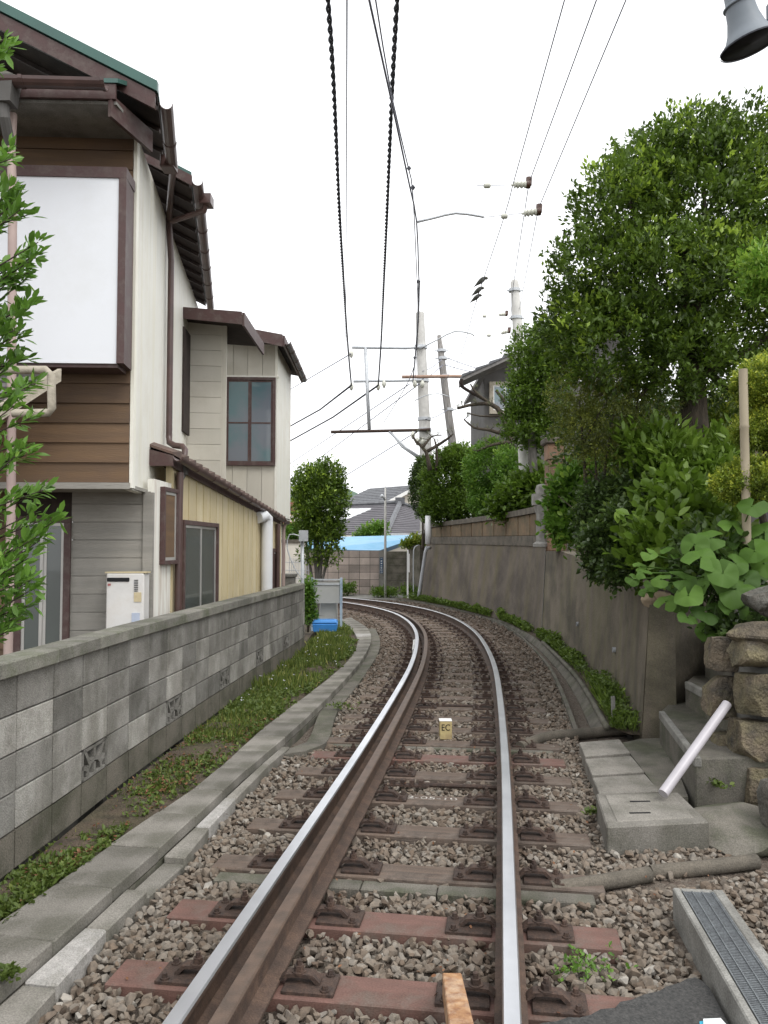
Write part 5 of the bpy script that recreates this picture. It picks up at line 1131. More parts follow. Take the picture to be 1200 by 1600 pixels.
# dark backdrop shrubs deep in the garden
DB = thing('garden_shrubs', 'dark shrub mass deep in the garden behind the tree trunk', 'shrub', (4.2,11.5,1.7))
limbs((4.0,11.5,1.5), [W(1040,700,11.5),W(1100,680,11.5),W(1150,700,11.5)], .05, DB)
crown('foliage', [bl_(1000,680,11.5,70,80),bl_(1070,690,11.8,70,70),bl_(1140,690,11.8,70,70),bl_(1190,640,12,50,60),bl_(940,700,11.5,70,70),bl_(1080,760,11,110,50)], 1800, 9, .10, .3, 'leaf_dark', DB, shell=.6)
# medium tree (column) in front of the far house
MT = thing('round_clipped_tree', 'medium bushy green tree with bare grey trunk in front of the far house', 'tree', W(832,750,18.5))
b = MB(); b.tube(dense([W(838,760,18.5),W(832,720,18.5),W(832,680,18.5),W(830,620,18.5)],.3),.10,8); b.build('trunk','bark_gray',MT,smooth=True)
crown('crown', [bl_(838,560,18.5,42,48),bl_(820,620,18.5,34,40),bl_(850,620,18.7,45,60),bl_(815,665,18.5,30,30),bl_(850,680,18.7,38,30),bl_(865,540,18.5,40,40)], 2600, 9, .09, .26, 'leaf_bush', MT, shell=.5, lump=.22)
# three round bushes over the parapet
for nm, lab, bls, m, n_, L_ in (
    ('clipped_bush','dark narrow clipped bush, leftmost above the stone parapet',[bl_(660,765,27,19,46),bl_(662,740,27,17,25)],'leaf_dark',1000,.085),
    ('round_bush','large rounded mid-green bush above the stone parapet',[bl_(700,752,24.8,42,50),bl_(722,722,24.5,30,26),bl_(690,790,25,32,30),bl_(722,788,24.4,32,28),bl_(750,792,23.8,24,18,wt=.5)],'leaf_bush',3200,.095),
    ('fluffy_bush','light fluffy green bush beside the large rounded bush',[bl_(765,735,22.5,40,46),bl_(800,740,21.5,30,40),bl_(770,782,22.4,38,28),bl_(800,786,21,30,26)],'leaf_bright',2800,.08),
    ('leafy_shrub','low broad-leaved shrub between fluffy bush and carved stone post',[bl_(830,775,19,34,28),bl_(800,792,19.4,28,22),bl_(850,765,18.6,24,26)],'leaf_bush',1100,.16)):
    c_ = bls[0]; tb = thing(nm, lab, 'bush', (c_[0],c_[1],1.9)); limbs((c_[0],c_[1],1.7),[(q[0],q[1],q[2]) for q in bls],.05,tb,name='stems'); crown('foliage', bls, n_, 10, L_, .27, m, tb, shell=.45, lump=.1, spike=.02)
# shrubs spilling over the near retaining wall
ivy = thing('creeping_shrub', 'dark green shrub spilling over the near retaining wall', 'shrub', (2.6,9,1.5))
limbs((2.9,9.2,1.5),[W(940,800,8.8),W(930,850,8.4),W(990,830,8.2)],.03,ivy,name='stems')
crown('foliage', [bl_(950,800,8.8,48,50),bl_(940,860,8.2,32,50),bl_(985,830,8.2,50,55),bl_(1005,780,8.6,60,45),bl_(965,895,7.8,24,22)], 2000, 10, .055, .3, 'leaf_dark', ivy, near=True, shell=.5, up=.1, light=.1)
sh2 = thing('bright_shrub', 'bright glossy-leaved shrub beside the orange-brown stone pillar', 'shrub', (2.5,10.5,1.5))
limbs((2.7,10.6,1.5),[W(900,780,10.3),W(890,810,10.2),W(935,770,10.3)],.03,sh2,name='stems')
crown('foliage', [bl_(893,785,10.3,28,40),bl_(915,760,10.4,35,32),bl_(885,825,10.1,22,22)], 620, 9, .10, .3, 'leaf_bright', sh2, near=True, shell=.5)
hy = thing('hydrangea', 'broad-leaved hydrangea bush in the middle of the bank', 'shrub', (3.0,7.9,1.3))
limbs((3.0,8.0,1.2),[W(1040,840,7.7),W(1080,800,7.8),W(1020,880,7.5),W(1110,840,7.6)],.02,hy,name='stems')
crown('foliage', [bl_(1035,860,7.5,60,45),bl_(1085,820,7.6,60,50),bl_(1060,790,7.8,50,35),bl_(1120,850,7.5,45,45)], 620, 6, .12, .36, 'leaf_bush', hy, near=True, shell=.6, up=.9, light=.3)
am = thing('aucuba_shrub', 'light green long-leaved shrub at the foot of the big tree trunk', 'shrub', (3.3,8.6,1.5))
limbs((3.4,8.8,1.4),[W(1050,730,8.5),W(1100,750,8.4),W(1020,700,8.5),W(1130,720,8.6)],.02,am,name='stems')
crown('foliage', [bl_(1050,735,8.4,65,45),bl_(1110,765,8.2,55,45),bl_(1020,700,8.6,50,30),bl_(1130,720,8.6,50,40)], 560, 9, .12, .2, 'leaf_bush', am, near=True, shell=.7, up=.7, light=.2)
# cloud pruned hedge pads
for i,(px,py,rp,rz) in enumerate(((1193,600,46,40),(1192,672,42,30),(1180,752,62,36))):
    c_ = W(px,py,6.6); tb = thing('topiary_pad_tree', ['topmost yellow-green clipped pad shrub by the bamboo post','middle yellow-green clipped pad shrub by the bamboo post','lowest and widest yellow-green clipped pad shrub by the bamboo post'][i], 'shrub', (c_.x+.1,c_.y+.1,1.3), group='clipped pad shrubs')
    b = MB(); b.tube(dense([V(c_.x+.25,6.75,1.2),V(c_.x+.15,6.7,(c_.z+1.2)/2),c_],.2),[.04]*3+[.03]*20 if False else .03,7); b.build('trunk','bark',tb,smooth=True)
    crown('foliage', [bl_(px,py,6.6,rp,rz),bl_(px-rp*.55,py+6,6.5,rp*.5,rz*.6),bl_(px+rp*.6,py,6.6,rp*.6,rz*.8)], 1900, 9, .026, .3, 'leaf_hedge', tb, shell=.35, lump=.12, spike=.02, light=.35)
# yellow-green maple-like spray at the right edge and behind
yb = thing('young_maple', 'yellow-green leafy spray at the right frame edge', 'shrub', (3.8,7.4,1.3))
b = MB(); b.tube(dense([V(3.85,7.4,1.2),V(3.85,7.4,3),V(3.7,7.35,4.0),W(1180,430,7.2)],.3),.02,6); b.build('stem','bark',yb,smooth=True)
crown('foliage', [bl_(1195,425,7.2,34,40),bl_(1180,455,7.2,22,18)], 200, 10, .07, .2, 'leaf_bright', yb, near=True, shell=.8, light=.5)
yb2 = thing('pale_shrub', 'pale yellow-green shrub glimpsed behind the tree trunk', 'shrub', (4.3,11,1.6))
limbs((4.6,11,1.5),[W(1120,645,10.8)],.02,yb2,name='stems')
crown('foliage', [bl_(1122,645,10.6,26,26)], 260, 9, .05, .25, 'leaf_hedge', yb2, shell=.8)
# bamboo post and trellis
BP = thing('bamboo_post', 'pale bamboo-coloured post with thin trellis between the clipped pads', 'post', (W(1165,780,6.38).x,6.38,1.2))
a = W(1161,577,6.38); c = W(1167,850,6.38); b = MB(); b.tube([c+(a-c)*t for t in (0,.33,.34,.35,.66,.67,.68,1)],[.034,.034,.039,.034,.034,.039,.034,.034],12); b.build('post','bamboo',BP,smooth=R(50))
for k in range(3):
    b = MB(); b.tube([W(1180+k*9,600,6.9),W(1183+k*9,800,6.9)],.012,6); b.build('trellis_cane','bamboo',BP)
b = MB()
for k in range(14): b.tube([W(1172,640+k*12,6.92),W(1210,622+k*12,6.92)],.006,5)
b.build('trellis_wire','dark_wood',BP)
# far-right glimpsed house
b = MB(); b.wall((5.0,12.6),(8.5,12.9),1.5,3.15,.1); fh = b.build('garden_house','dark_plaster',label='dark garden house glimpsed behind the tree trunk', cat='house')
b = MB(); b.hexa([W(1130,690,11.9),V(9,12.2,W(1130,690,11.9).z),V(9,14,4.2),V(4.9,14,4.2),W(1130,683,11.9),V(9,12.2,W(1130,683,11.9).z),V(9,14,4.26),V(4.9,14,4.26)]); b.build('roof','gray_tile',fh)

# big round leaves over the corner
def round_leaf(b, c, ax, r, rz):
    ax = Vector(ax).normalized(); x,y,z = orient(ax); m_ = Matrix((x,y,z)).transposed()@Matrix.Rotation(rz,3,'Z'); n = 18; rg = rng.random()*9
    vs = [V(0,0,-.06*r)]; 
    for ring in (.55,1.):
        for k in range(n):
            a_ = .35+(2*math.pi-.7)*k/(n-1); rr_ = r*ring*(1+.07*math.sin(a_*3+rg)+.1*math.cos(a_))
            if k in (0,n-1): rr_ *= .85
            vs.append(V(math.cos(a_)*rr_, math.sin(a_)*rr_, r*(.09*math.sin(a_*5+rg)*ring-.20*ring**2+.12*math.cos(2*a_)*ring)))
    fs = [(0,1+k,2+k) for k in range(n-1)]+[(1+k,1+n+k,2+n+k,2+k) for k in range(n-1)]
    b.add([Vector(c)+m_@v for v in vs], fs, 0, min(1,max(0,rng.gauss(.5,.35))))
rng_fg = random.Random(5)
FG = thing('leopard_plant', 'clump of large round glossy leaves hanging over the wall corner', 'plant', (2.9,6.7,1.25))
b = MB(); st = MB()
fl = [(1110,840,34),(1180,860,38),(1070,905,34),(1130,895,40),(1165,905,36),(1100,955,34),(1195,880,36),(1150,945,34),(1075,965,24),(1190,960,34),(1050,915,22),(1020,915,18),(1000,885,16),(1095,870,40),(1130,850,38),(1165,840,42),(1185,880,42),(1110,910,44),(1075,930,34),(1150,920,46),(1190,930,36),(1130,960,42),(1165,975,40),(1105,985,30),(1060,890,30),(1040,940,26),(1005,895,18),(1015,865,20),(1032,905,24),(1050,860,26),(990,905,18),(1085,850,32),(1195,830,34),(1175,790,34),(1150,880,34),(1010,925,17),(1060,945,24),(1125,1000,26),(1145,820,30)]
for px,py,rp in fl:
    Y = 6.25+rng.uniform(-.25,.25)+(.4 if px<1070 else 0); c_ = W(px,py,Y); r_ = rp*Y/F*.68
    round_leaf(b, c_, (rng.uniform(-.6,.2),-.75+rng.uniform(-.3,.3),rng.uniform(.45,1)), r_, rng.uniform(0,6.28))
    st.tube([V(2.85+rng.uniform(-.1,.3),6.75,1.25),(c_+V(2.85,6.7,1.3))/2+V(0,0,.12),c_],.006,5)
b.build('leaves','leaf_big',FG,smooth=True); st.build('stalks','leaf_big',FG)
crown('small_leaves', [bl_(1150,990,6.2,50,22),bl_(1120,880,6.7,70,70,wt=.6)], 260, 8, .07, .34, 'leaf_dark', FG, near=True, shell=.8, up=.4)

# foreground leafy branches at the left edge
NB = thing('camellia_shrub', 'bright green leafy branches reaching in from the left edge', 'shrub', (-1.95,3.1,.1))
b = MB(); tips = []
for i in range(72):
    py = [70,240,300,330,390,430,480,520,560,600,640,690,720,760,800,840,880,900,930,960,985][i%21]+rng.uniform(-14,14)
    mx_ = {0:20,1:18,2:30,3:45,4:60,5:50,6:75,7:40,8:50,9:60,10:70,11:70,12:60,13:80,14:95,15:80,16:60,17:60,18:55,19:30,20:25}[i%21]
    tx = mx_*rng.uniform(.35,1.0); Y = 3.0+rng.uniform(-.15,.2)
    e = W(tx,py,Y); s_ = W(-90+rng.uniform(-30,10),py+rng.uniform(60,150),Y+.05); p = dense([s_,(s_+e)/2+V(0,0,.02),e],.03); b.tube(p,[.006*(1-.7*j/(len(p)-1)) for j in range(len(p))],5)
    tips.append(p)
b.tube(dense([V(-2.1,3.1,.1),V(-2.0,3.1,1.2),V(-1.85,3.1,2.3),V(-1.8,3.1,3.9)],.2),.02,7)
b.build('branches','bark',NB,smooth=True)
PQ=[];DD=[]
for p in tips:
    k = len(p)
    for j in range(k):
        for _ in range(3 if j<k-3 else 5):
            t_ = (p[min(j+1,k-1)]-p[max(j-1,0)]).normalized(); r_ = V(rng.gauss(0,1),rng.gauss(0,1),rng.gauss(0,1)); q = t_*.75+r_*.5+V(0,0,.18); PQ.append(tuple(p[j]+r_*.006)); DD.append(tuple(q))
PQ=np.array(PQ); DD=np.array(DD); Nn=np.array([0,-.2,1.])+nr.normal(size=PQ.shape)*.45
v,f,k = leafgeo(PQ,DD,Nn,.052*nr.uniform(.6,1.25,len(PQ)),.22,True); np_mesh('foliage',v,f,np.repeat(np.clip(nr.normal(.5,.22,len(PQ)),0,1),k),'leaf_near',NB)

# pine branches ----------------------------------------------------------
def pine(label, base, segs, Y, name='pine_tree', tuft=26):
    c_ = W(*base,Y); tb = thing(name, label, 'tree', (c_.x,Y,1.9)); b = MB(); P_=[]
    for pts, r in segs:
        p = dense([W(x_,y_,Y+rng.uniform(-.2,.2)) for x_,y_ in pts],.15); kk=len(p); b.tube(p,[r*(1-.6*j/(kk-1)) for j in range(kk)],6)
        for j in range(kk//4,kk):
            if rng.random() < .75:
                q = p[j]+V(rng.gauss(0,.12),rng.gauss(0,.12),rng.uniform(0,.16)); b.tube([p[j],q],.012,4); P_.append(q)
    b.build('trunk','bark',tb,smooth=True)
    P_ = np.array([tuple(q) for q in P_]); n=len(P_); idx=np.repeat(np.arange(n),tuft); D=unit(len(idx))+np.array([0,0,.7]); v,f,k=leafgeo(P_[idx]+nr.normal(size=(len(idx),3))*.02,D,unit(len(idx)),nr.uniform(.07,.13,len(idx)),.05,False)
    np_mesh('needles',v,f,np.repeat(nr.random(len(idx)),k),'leaf_pine',tb); return tb
pine('gnarled pine with bare twisting branches in front of the far dark house',(790,690),[([(800,700),(785,650),(768,632),(740,632),(715,638)],.10),([(768,632),(745,615),(735,600)],.05),([(790,680),(765,672),(740,668),(725,655)],.06),([(795,700),(800,660),(790,630),(775,610)],.10),([(785,650),(750,650),(730,645)],.04),([(800,690),(770,695),(745,705)],.06),([(790,640),(810,620),(820,600)],.06),([(795,660),(820,655),(840,650)],.05)],22)
pine('small twisted pine branch in front of the concrete pole',(672,715),[([(672,735),(665,705),(650,690),(645,680)],.07),([(668,705),(685,695),(700,685),(708,678)],.06),([(660,700),(675,682),(690,680)],.04),([(682,735),(682,700),(678,685)],.05)],24,tuft=22)
# tree behind the end of the block wall
LT = thing('evergreen_tree', 'slender multi-stemmed evergreen tree beyond the end of the block wall', 'tree', (W(498,905,18.5).x,18.5,.1))
b = MB()
for e,r_ in (((475,830),.05),((490,800),.06),((505,820),.06),((520,840),.05),((512,880),.04),((500,760),.05)):
    s_ = V(W(496,905,18.5).x+rng.uniform(-.1,.1),18.5,.1); q = W(*e,18.5); p = dense([s_,(s_+q)/2+V(rng.uniform(-.05,.05),0,0),q],.2); b.tube(p,[r_*(1-.6*j/(len(p)-1)) for j in range(len(p))],7)
b.build('trunk','bark_gray',LT,smooth=True)
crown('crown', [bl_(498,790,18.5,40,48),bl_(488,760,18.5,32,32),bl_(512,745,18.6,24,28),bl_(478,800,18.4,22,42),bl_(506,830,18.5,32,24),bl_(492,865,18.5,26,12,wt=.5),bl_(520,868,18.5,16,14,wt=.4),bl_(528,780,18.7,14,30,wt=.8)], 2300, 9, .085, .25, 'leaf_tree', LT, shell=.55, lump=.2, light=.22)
LB = thing('climbing_shrub', 'low leafy shrub growing under the slender tree', 'shrub', (W(482,960,15.8).x,15.8,.1))
limbs((W(481,970,15.8).x,15.8,.1),[W(480,930,15.8),W(484,920,15.8)],.02,LB,name='stems')
crown('foliage', [bl_(481,930,15.8,9,26),bl_(484,960,15.8,8,16)], 260, 8, .07, .28, 'leaf_bright', LB, shell=.8)

# ------------------------------------------------------------------ weeds and grass
def blades(pts, h, m, name, lab, wd=.006, lean=.35, kind='stuff'):
    P_ = np.array(pts); n=len(P_); D = np.stack([nr.normal(0,lean,n),nr.normal(0,lean,n),np.ones(n)],1); v,f,k = leafgeo(P_,D,unit(n)*.8+np.array([0,-1,0]),h*nr.uniform(.4,1.3,n) if not hasattr(h,'__len__') else h*nr.uniform(.4,1.3,n),wd,False,fold=.1)
    return v,f,np.repeat(nr.random(n),k)
def rosettes(pts, size, per=7, w=.3, up=.55):
    P_ = np.array(pts); n=len(P_); idx=np.repeat(np.arange(n),per); N2=len(idx); D=unit(N2); D[:,2]=np.abs(D[:,2])*up+.15; sz_=(np.asarray(size)*np.ones(n))[idx]*nr.uniform(.5,1.3,N2)
    Q=P_[idx]+np.stack([nr.normal(0,.4,N2),nr.normal(0,.4,N2),nr.random(N2)*.8],1)*sz_[:,None]
    v,f,k=leafgeo(Q,D,np.array([0,0,1.])+nr.normal(size=(N2,3))*.3,sz_,w,True); return v,f,np.repeat(np.repeat(nr.random(n),per)*.7+nr.random(N2)*.3,k)
def merge(ls):
    V_=[];F_=[];R_=[];o=0
    for v,f,r in ls: V_.append(v);F_.append(f+o);R_.append(r);o+=len(v)
    return np.concatenate(V_),np.concatenate(F_),np.concatenate(R_)
gp=[];gh=[];rp_=[];rs=[];dry=[]
A_=[V(p.x,p.y,0) for p in vA]; B_=[V(p.x,p.y,0) for p in vB]
for _ in range(26000):
    t=rng.random(); u=rng.random(); a=atfrac(A_,t) if False else None
    break
NA=200; la=[atfrac(A_,i/NA) for i in range(NA+1)]; lb=[atfrac(B_,i/NA) for i in range(NA+1)]
for _ in range(40000):
    i=rng.randrange(NA); t=rng.random(); a=la[i]+(la[i+1]-la[i])*t; c=lb[i]+(lb[i+1]-lb[i])*t; u=rng.betavariate(1.1,1.3); p=a+(c-a)*u; y_=p.y
    if y_ < 1.9: continue
    nz_=mnoise.noise(V(p.x*1.6,p.y*.9,3)); dens = .40+nz_*1.1 if y_<7.0 else .62+nz_*1.1
    if 4.9<y_<6.2: dens -= .22
    if y_>14.6: dens -= .4
    if rng.random()>dens: continue
    hgt = .05 if y_<4 else (.05 if y_<7 else (.08 if y_<9.5 else .12+.12*mnoise.noise(p*1.5)))
    gp.append((p.x,p.y,.06)); gh.append(hgt*(1 if u<.85 else .6))
    if rng.random()<(.40 if y_<5 else .22): rp_.append((p.x,p.y,.065)); rs.append(.032 if y_<8 else .045)
    if rng.random()<(.16 if 4.2<y_<8 else .04): dry.append((p.x,p.y,.08))
v1=blades(gp,np.array(gh),'grass_blade','g','',.045)
np_mesh('verge_grass',*v1[:2],v1[2],'grass_blade',kind='stuff',label='green grass and weeds on the verge between block wall and slabs',cat='grass')
v2=rosettes(rp_,np.array(rs)); np_mesh('verge_weeds',*v2[:2],v2[2],'weed_leaf',kind='stuff',label='low broad-leaved weeds scattered through the verge grass',cat='weeds')
v3=rosettes(dry,.022,3,.35,.2); np_mesh('fallen_leaves',*v3[:2],v3[2],'dry_leaf',kind='stuff',label='brown fallen leaves in the bare part of the verge',cat='fallen leaves')
fp=[(p[0],p[1],p[2]+h_*.95) for p,h_ in zip(gp,gh) if p[1]>8.5 and rng.random()<.006]
v4=rosettes(fp,.014,4,.5,.8); np_mesh('wild_flowers',*v4[:2],v4[2],'petal',kind='stuff',label='tiny white wild flowers in the tall verge grass',cat='flowers')
# litter of dry leaves on the ballast
dl_=[]
for _ in range(260):
    y_=rng.uniform(2.4,9); x_=rng.uniform(-1.2,1.9); dl_.append((x_,y_,.0))
dl_=[q for q in dl_ if inpoly(np.array([q[0]]),np.array([q[1]]),bpoly)[0]]
v3=rosettes(dl_,.02,1,.3,.2); np_mesh('leaf_litter',*v3[:2],v3[2],'dry_leaf',kind='stuff',label='scattered dry leaves on the ballast',cat='fallen leaves')
# right strip weeds
wp=[];ws=[];bp_=[];bh=[]
base_all=rb2+rb1; NB_=200; wa=[atfrac([V(p.x,p.y,0) for p in base_all],i/NB_) for i in range(NB_+1)]; wd_=[atfrac([V(p.x,p.y,0) for p in dr],i/NB_) for i in range(NB_+1)]
for _ in range(9000):
    i=rng.randrange(NB_); u=rng.random()**.8*.8+.02; p=wa[i]+(wd_[i]-wa[i])*u
    dn=.45+mnoise.noise(V(p.x*1.1,p.y*.8,9))*1.1
    if rng.random()>dn: continue
    tall=.09+.12*max(0,mnoise.noise(V(p.x,p.y*1.3,1)))*2
    if rng.random()<.5: wp.append((p.x,p.y,.06+rng.random()*tall)); ws.append(.045 if p.y<13 else .07)
    bp_.append((p.x,p.y,.05)); bh.append(tall*1.1)
v1=blades(bp_,np.array(bh),'','','',.03); v2=rosettes(wp,np.array(ws)); v,f,r=merge([v1,v2])
np_mesh('drain_weeds',v,f,r,'weed_bright',kind='stuff',label='weeds and grass along the foot of the retaining wall',cat='weeds')
for nm,lab,px,py,z_,rad,n_,sz_ in (('weed_clump','leafy weed clump beside the white peg',975,1125,.1,.14,40,.055),('weed_clump','bright clover patch on the ballast beside the right rail',912,1522,-.02,.13,44,.02),('weed_clump','small weed at the foot of the rock pillar',1120,1232,.14,.06,14,.035),('weed_clump','little weed tuft at the left corner beside the first slab',12,1530,.09,.03,26,.03),('weed_clump','small weeds on the ballast near the concrete edging',540,1112,.0,.16,20,.035),('weed_clump','small clump by the raised concrete block',927,1276,.0,.05,10,.03)):
    c_=G(px,py,z_); pts=[(c_.x+rng.gauss(0,rad*.5),c_.y+rng.gauss(0,rad*.5),z_+rng.random()*min(rad*.5,.04 if 'clover' in lab else 1)) for _ in range(n_)]
    v,f,r=rosettes(pts,sz_,6,.32); np_mesh(nm,v,f,r,'leaf_bright' if 'clover' in lab else 'weed_leaf',label=lab,cat='weed')
fw=G(0,0,0)
# ------------------------------------------------------------------ far end of the track
YB=29.6
FW = thing('block_wall', 'pale pinkish block wall beyond the far bend of the track', 'wall', (-1.5,YB,0))
b=MB(); x=W(592,900,YB).x; zt_=W(560,860,YB).z; z=0.0
def blockface(b,x0,x1,y0,y1,z0,z1,w_=.4,h_=.2,th=.14):
    L_=math.hypot(x1-x0,y1-y0); k=int(L_/w_)+1; a=V(x0,y0,0); d_=(V(x1,y1,0)-a).normalized(); z=z1
    while z>z0:
        for i in range(k):
            u0,u1=i*w_+.008,min((i+1)*w_-.008,L_)
            if u1>u0: b.wall(a+d_*u0,a+d_*u1,max(z-h_+.008,z0-.1),z-.008,th,0,rng.random())
        z-=h_
blockface(b,-5.2,x,YB,YB,0,zt_,.39,.27); b.build('blocks','block_pink',FW)
b=MB(); b.wall((-5.2,YB+.01),(x,YB+.01),-.1,zt_-.002,.1,off=.01); b.build('mortar_core','mortar',FW)
b=MB(); b.box((x+.10,YB+.08,zt_/2),(.2,.3,zt_)); b.build('end_pier','block',FW)
FW2 = thing('block_wall', 'darker grey-brown block wall between the blue-roofed shed and the retaining wall', 'wall', (.8,YB,0))
b=MB(); blockface(b,x+.21,1.6,YB+.05,YB-.1,0,zt_-.03,.8,.27); b.build('blocks','block_low',FW2)
b=MB(); b.wall((x+.21,YB+.06),(1.6,YB-.09),-.1,zt_-.04,.1,off=.01); b.build('mortar_core','mortar',FW2)
# taller mossy end wall
b=MB(); b.wall((W(636,900,28.3).x,28.3),(W(656,900,27.6).x,27.6),-.1,W(645,852,28).z,.2); b.build('end_wall','block_low',label='short mossy wall stub beside the leaning pipe', cat='wall')
b=MB(); b.prism([(-8,28.4),(-2.5,27.9),(0,27.2),(1.0,26.6),(2,26.6),(2,30),(-8,30)],-.2,.03); b.build('path','concrete_light',kind='structure')
# shed with blue roof
SH = thing('shed', 'low shed with light blue sheet roof behind the far block wall', 'shed', (-1.2,31,0))
q=[W(470,857,30.2),W(592,860,30.2),W(655,838,31.5),W(640,836,33.5),W(520,839,33.5),W(470,842,33)]
b=MB(); n=len(q); b.add(q+[p-V(0,0,.07) for p in q],[tuple(range(n)),tuple(range(2*n-1,n-1,-1))]+[(i,n+i,n+(i+1)%n,(i+1)%n) for i in range(n)]); b.build('roof','blue_roof',SH)
b=MB(); 
for a,c in ((q[0],q[1]),(q[1],q[2])): b.hexa([a+V(0,-.02,-.16),c+V(0,-.02,-.16),c+V(0,.03,-.16),a+V(0,.03,-.16),a+V(0,-.02,-.02),c+V(0,-.02,-.02),c+V(0,.03,-.02),a+V(0,.03,-.02)])
b.build('fascia','blue_trim',SH)
b=MB(); b.wall((q[0].x,30.3),(q[2].x-.1,31.5),0,1.62,.1); b.build('wall','blue_trim',SH)
# dark grey hipped roof house
DH = thing('house', 'low house with broad dark grey hipped roof behind the shed', 'house', (0,38,0))
yr,ye=42,38
r0,r1=W(420,795,yr),W(625,787,yr); e0_,e1_=W(400,836,ye),W(603,836,ye-.5); e2_=W(668,832,ye+1.5); r2_=W(668,802,yr+2)
def rows(a,c,d_,e,b,n,off=.0):               # shingled plane from eave a-c up to ridge d-e
    for i in range(n):
        t0,t1=i/n,(i+1)/n; p0=a+(e-a)*t0; p1=c+(d_-c)*t0; p2=c+(d_-c)*t1; p3=a+(e-a)*t1; up_=V(0,-.01,.03)
        b.add([p0+up_,p1+up_,p2,p3],[(0,1,2,3)],0,rng.random()); b.add([p0+up_,p1+up_,p1-V(0,0,.02),p0-V(0,0,.02)],[(3,2,1,0)],0,.2)
b=MB(); rows(e0_,e1_,r1,r0,b,16); rows(e1_,e2_,r2_,r1,b,16); dr_=b.build('roof','gray_shingle',DH)
b=MB(); b.tube([e1_+V(0,0,.05),r1+V(0,0,.06)],.14,6); b.tube([r0+V(0,0,.05),r1+V(0,0,.08)],.12,6); b.tube([r1+V(0,0,.05),r2_+V(0,0,.05)],.11,6); b.box(r1+V(0,0,.15),(.5,.3,.35)); b.build('ridge_tiles','gray_tile',dr_)
b=MB(); s0=[W(446,826,39.2),W(520,826,39.1),W(580,799,41.2),W(470,801,41.2)]; s0=[e0_+(p-e0_) for p in s0]; b.hexa([p+V(0,0,.07) for p in s0]+[p+V(0,-.02,.16) for p in s0]); b.build('skylight','paper_white',dr_)
b=MB(); b.wall((-7,38.6),(3,38.6),0,2.3,.1); b.build('wall','plaster',DH)
b=MB(); b.wall((W(603,836,37.4).x,37.4),(W(668,832,38.8).x,38.8),W(603,842,37.4).z,W(603,833,37.4).z,.08); b.build('eave_gutter','galv',DH)
# tiled gable house beyond
TH = thing('house', 'white-walled house with grey tiled gable roof, farthest behind the others', 'house', (1,60,0))
a,c=W(520,790,58),W(600,786,55); d_,e=W(655,757,55),W(578,763,60); b=MB(); rows(a,c,d_,e,b,10); tr_=b.build('roof','gray_tile',TH)
b=MB(); g0,g1,g2,g3=W(601,788,55.1),W(660,800,55.1),W(660,762,55.1),W(645,765,55.1); b.add([g0,g1,g2,g3],[(0,1,2,3)]); b.add([p+V(0,.3,0) for p in (g0,g1,g2,g3)],[(3,2,1,0)]); b.build('gable_wall','plaster',TH)
b=MB(); b.hexa([c+V(0,-.4,-.25),d_+V(0,-.4,-.25),d_+V(0,0,-.25),c+V(0,0,-.25),c+V(0,-.4,0),d_+V(0,-.4,0),d_+V(0,0,0),c+V(0,0,0)]); b.build('bargeboard','white_paint',tr_)
b=MB(); b.wall((a.x,56),(g1.x,56),0,a.z,.2); b.build('wall','plaster',TH)
b=MB(); b.wall((W(430,800,50).x,50),(W(540,800,50).x,50),W(500,800,50).z,W(500,783,50).z,.2); rr=b.build('long_house','red_roof',label='reddish band of a distant roof behind the dark hipped roof', cat='house')
# white house and red-brown roof at the far left
WHs = thing('house', 'white-walled house with red-brown roof, far left beyond the cream house', 'house', (-4.5,34,0))
b=MB(); b.wall((-8,34),(W(500,850,34).x,34),0,W(460,805,34).z,.2); b.build('wall','plaster',WHs)
b=MB(); a,c=W(430,826,33.5),W(500,800,33.5); b.hexa([V(-8,33.5,a.z-.3),W(452,824,33.5),W(476,806,35),V(-8,35,a.z+.6),V(-8,33.5,a.z-.2),W(452,821,33.5),W(476,803,35),V(-8,35,a.z+.7)]); b.build('roof','red_roof',WHs)
b=MB(); b.wall((W(440,790,36).x,36),(W(480,790,36).x,36),W(450,800,36).z,W(450,788,36).z,.2); b.build('upper_roof','red_roof',WHs)
b=MB(); b.wall((-6.5,26),(W(477,870,26).x,26),0,W(460,848,26).z,.15); fn_=b.build('garden_wall','plaster',label='cream garden wall seen beyond the end of the block wall', cat='wall')
b=MB(); b.wall((-6.5,25.95),(W(477,870,25.9).x,25.95),W(460,848,26).z,W(460,843,26).z,.25); b.build('coping','stone_cap',fn_)
FN=thing('wire_fence','thin wire mesh fence in front of the cream garden wall','fence',(-2.6,20,.1))
b=MB()
for k in range(12): xx=W(452+k*3,900,20).x; b.tube([V(xx,20,.4),V(xx,20,W(460,872,20).z)],.008,4)
for k in range(5): zz=.6+k*.2; b.tube([V(-3.6,20,zz),V(W(485,900,20).x,20,zz)],.008,4)
b.build('mesh','galv',FN)
bs=thing('leafy_bush','small bush above the cream garden wall','bush',(W(462,835,27).x,27,1.2)); limbs((W(462,835,27).x,27,.2),[W(462,830,27)],.04,bs,name='stems'); crown('foliage',[bl_(458,832,27,14,9),bl_(474,836,27,10,8)],300,8,.12,.3,'leaf_bright',bs,shell=.8)
bs=thing('leafy_bush','small round bush in front of the dark hipped roof','bush',(W(582,845,36).x,35.5,1)); limbs((W(582,845,35.5).x,35.5,.2),[W(582,832,35.5)],.05,bs,name='stems'); crown('foliage',[bl_(580,833,35.5,18,9),bl_(594,828,35.5,10,8),bl_(568,838,35.5,12,6)],400,8,.15,.25,'leaf_bright',bs,shell=.9)
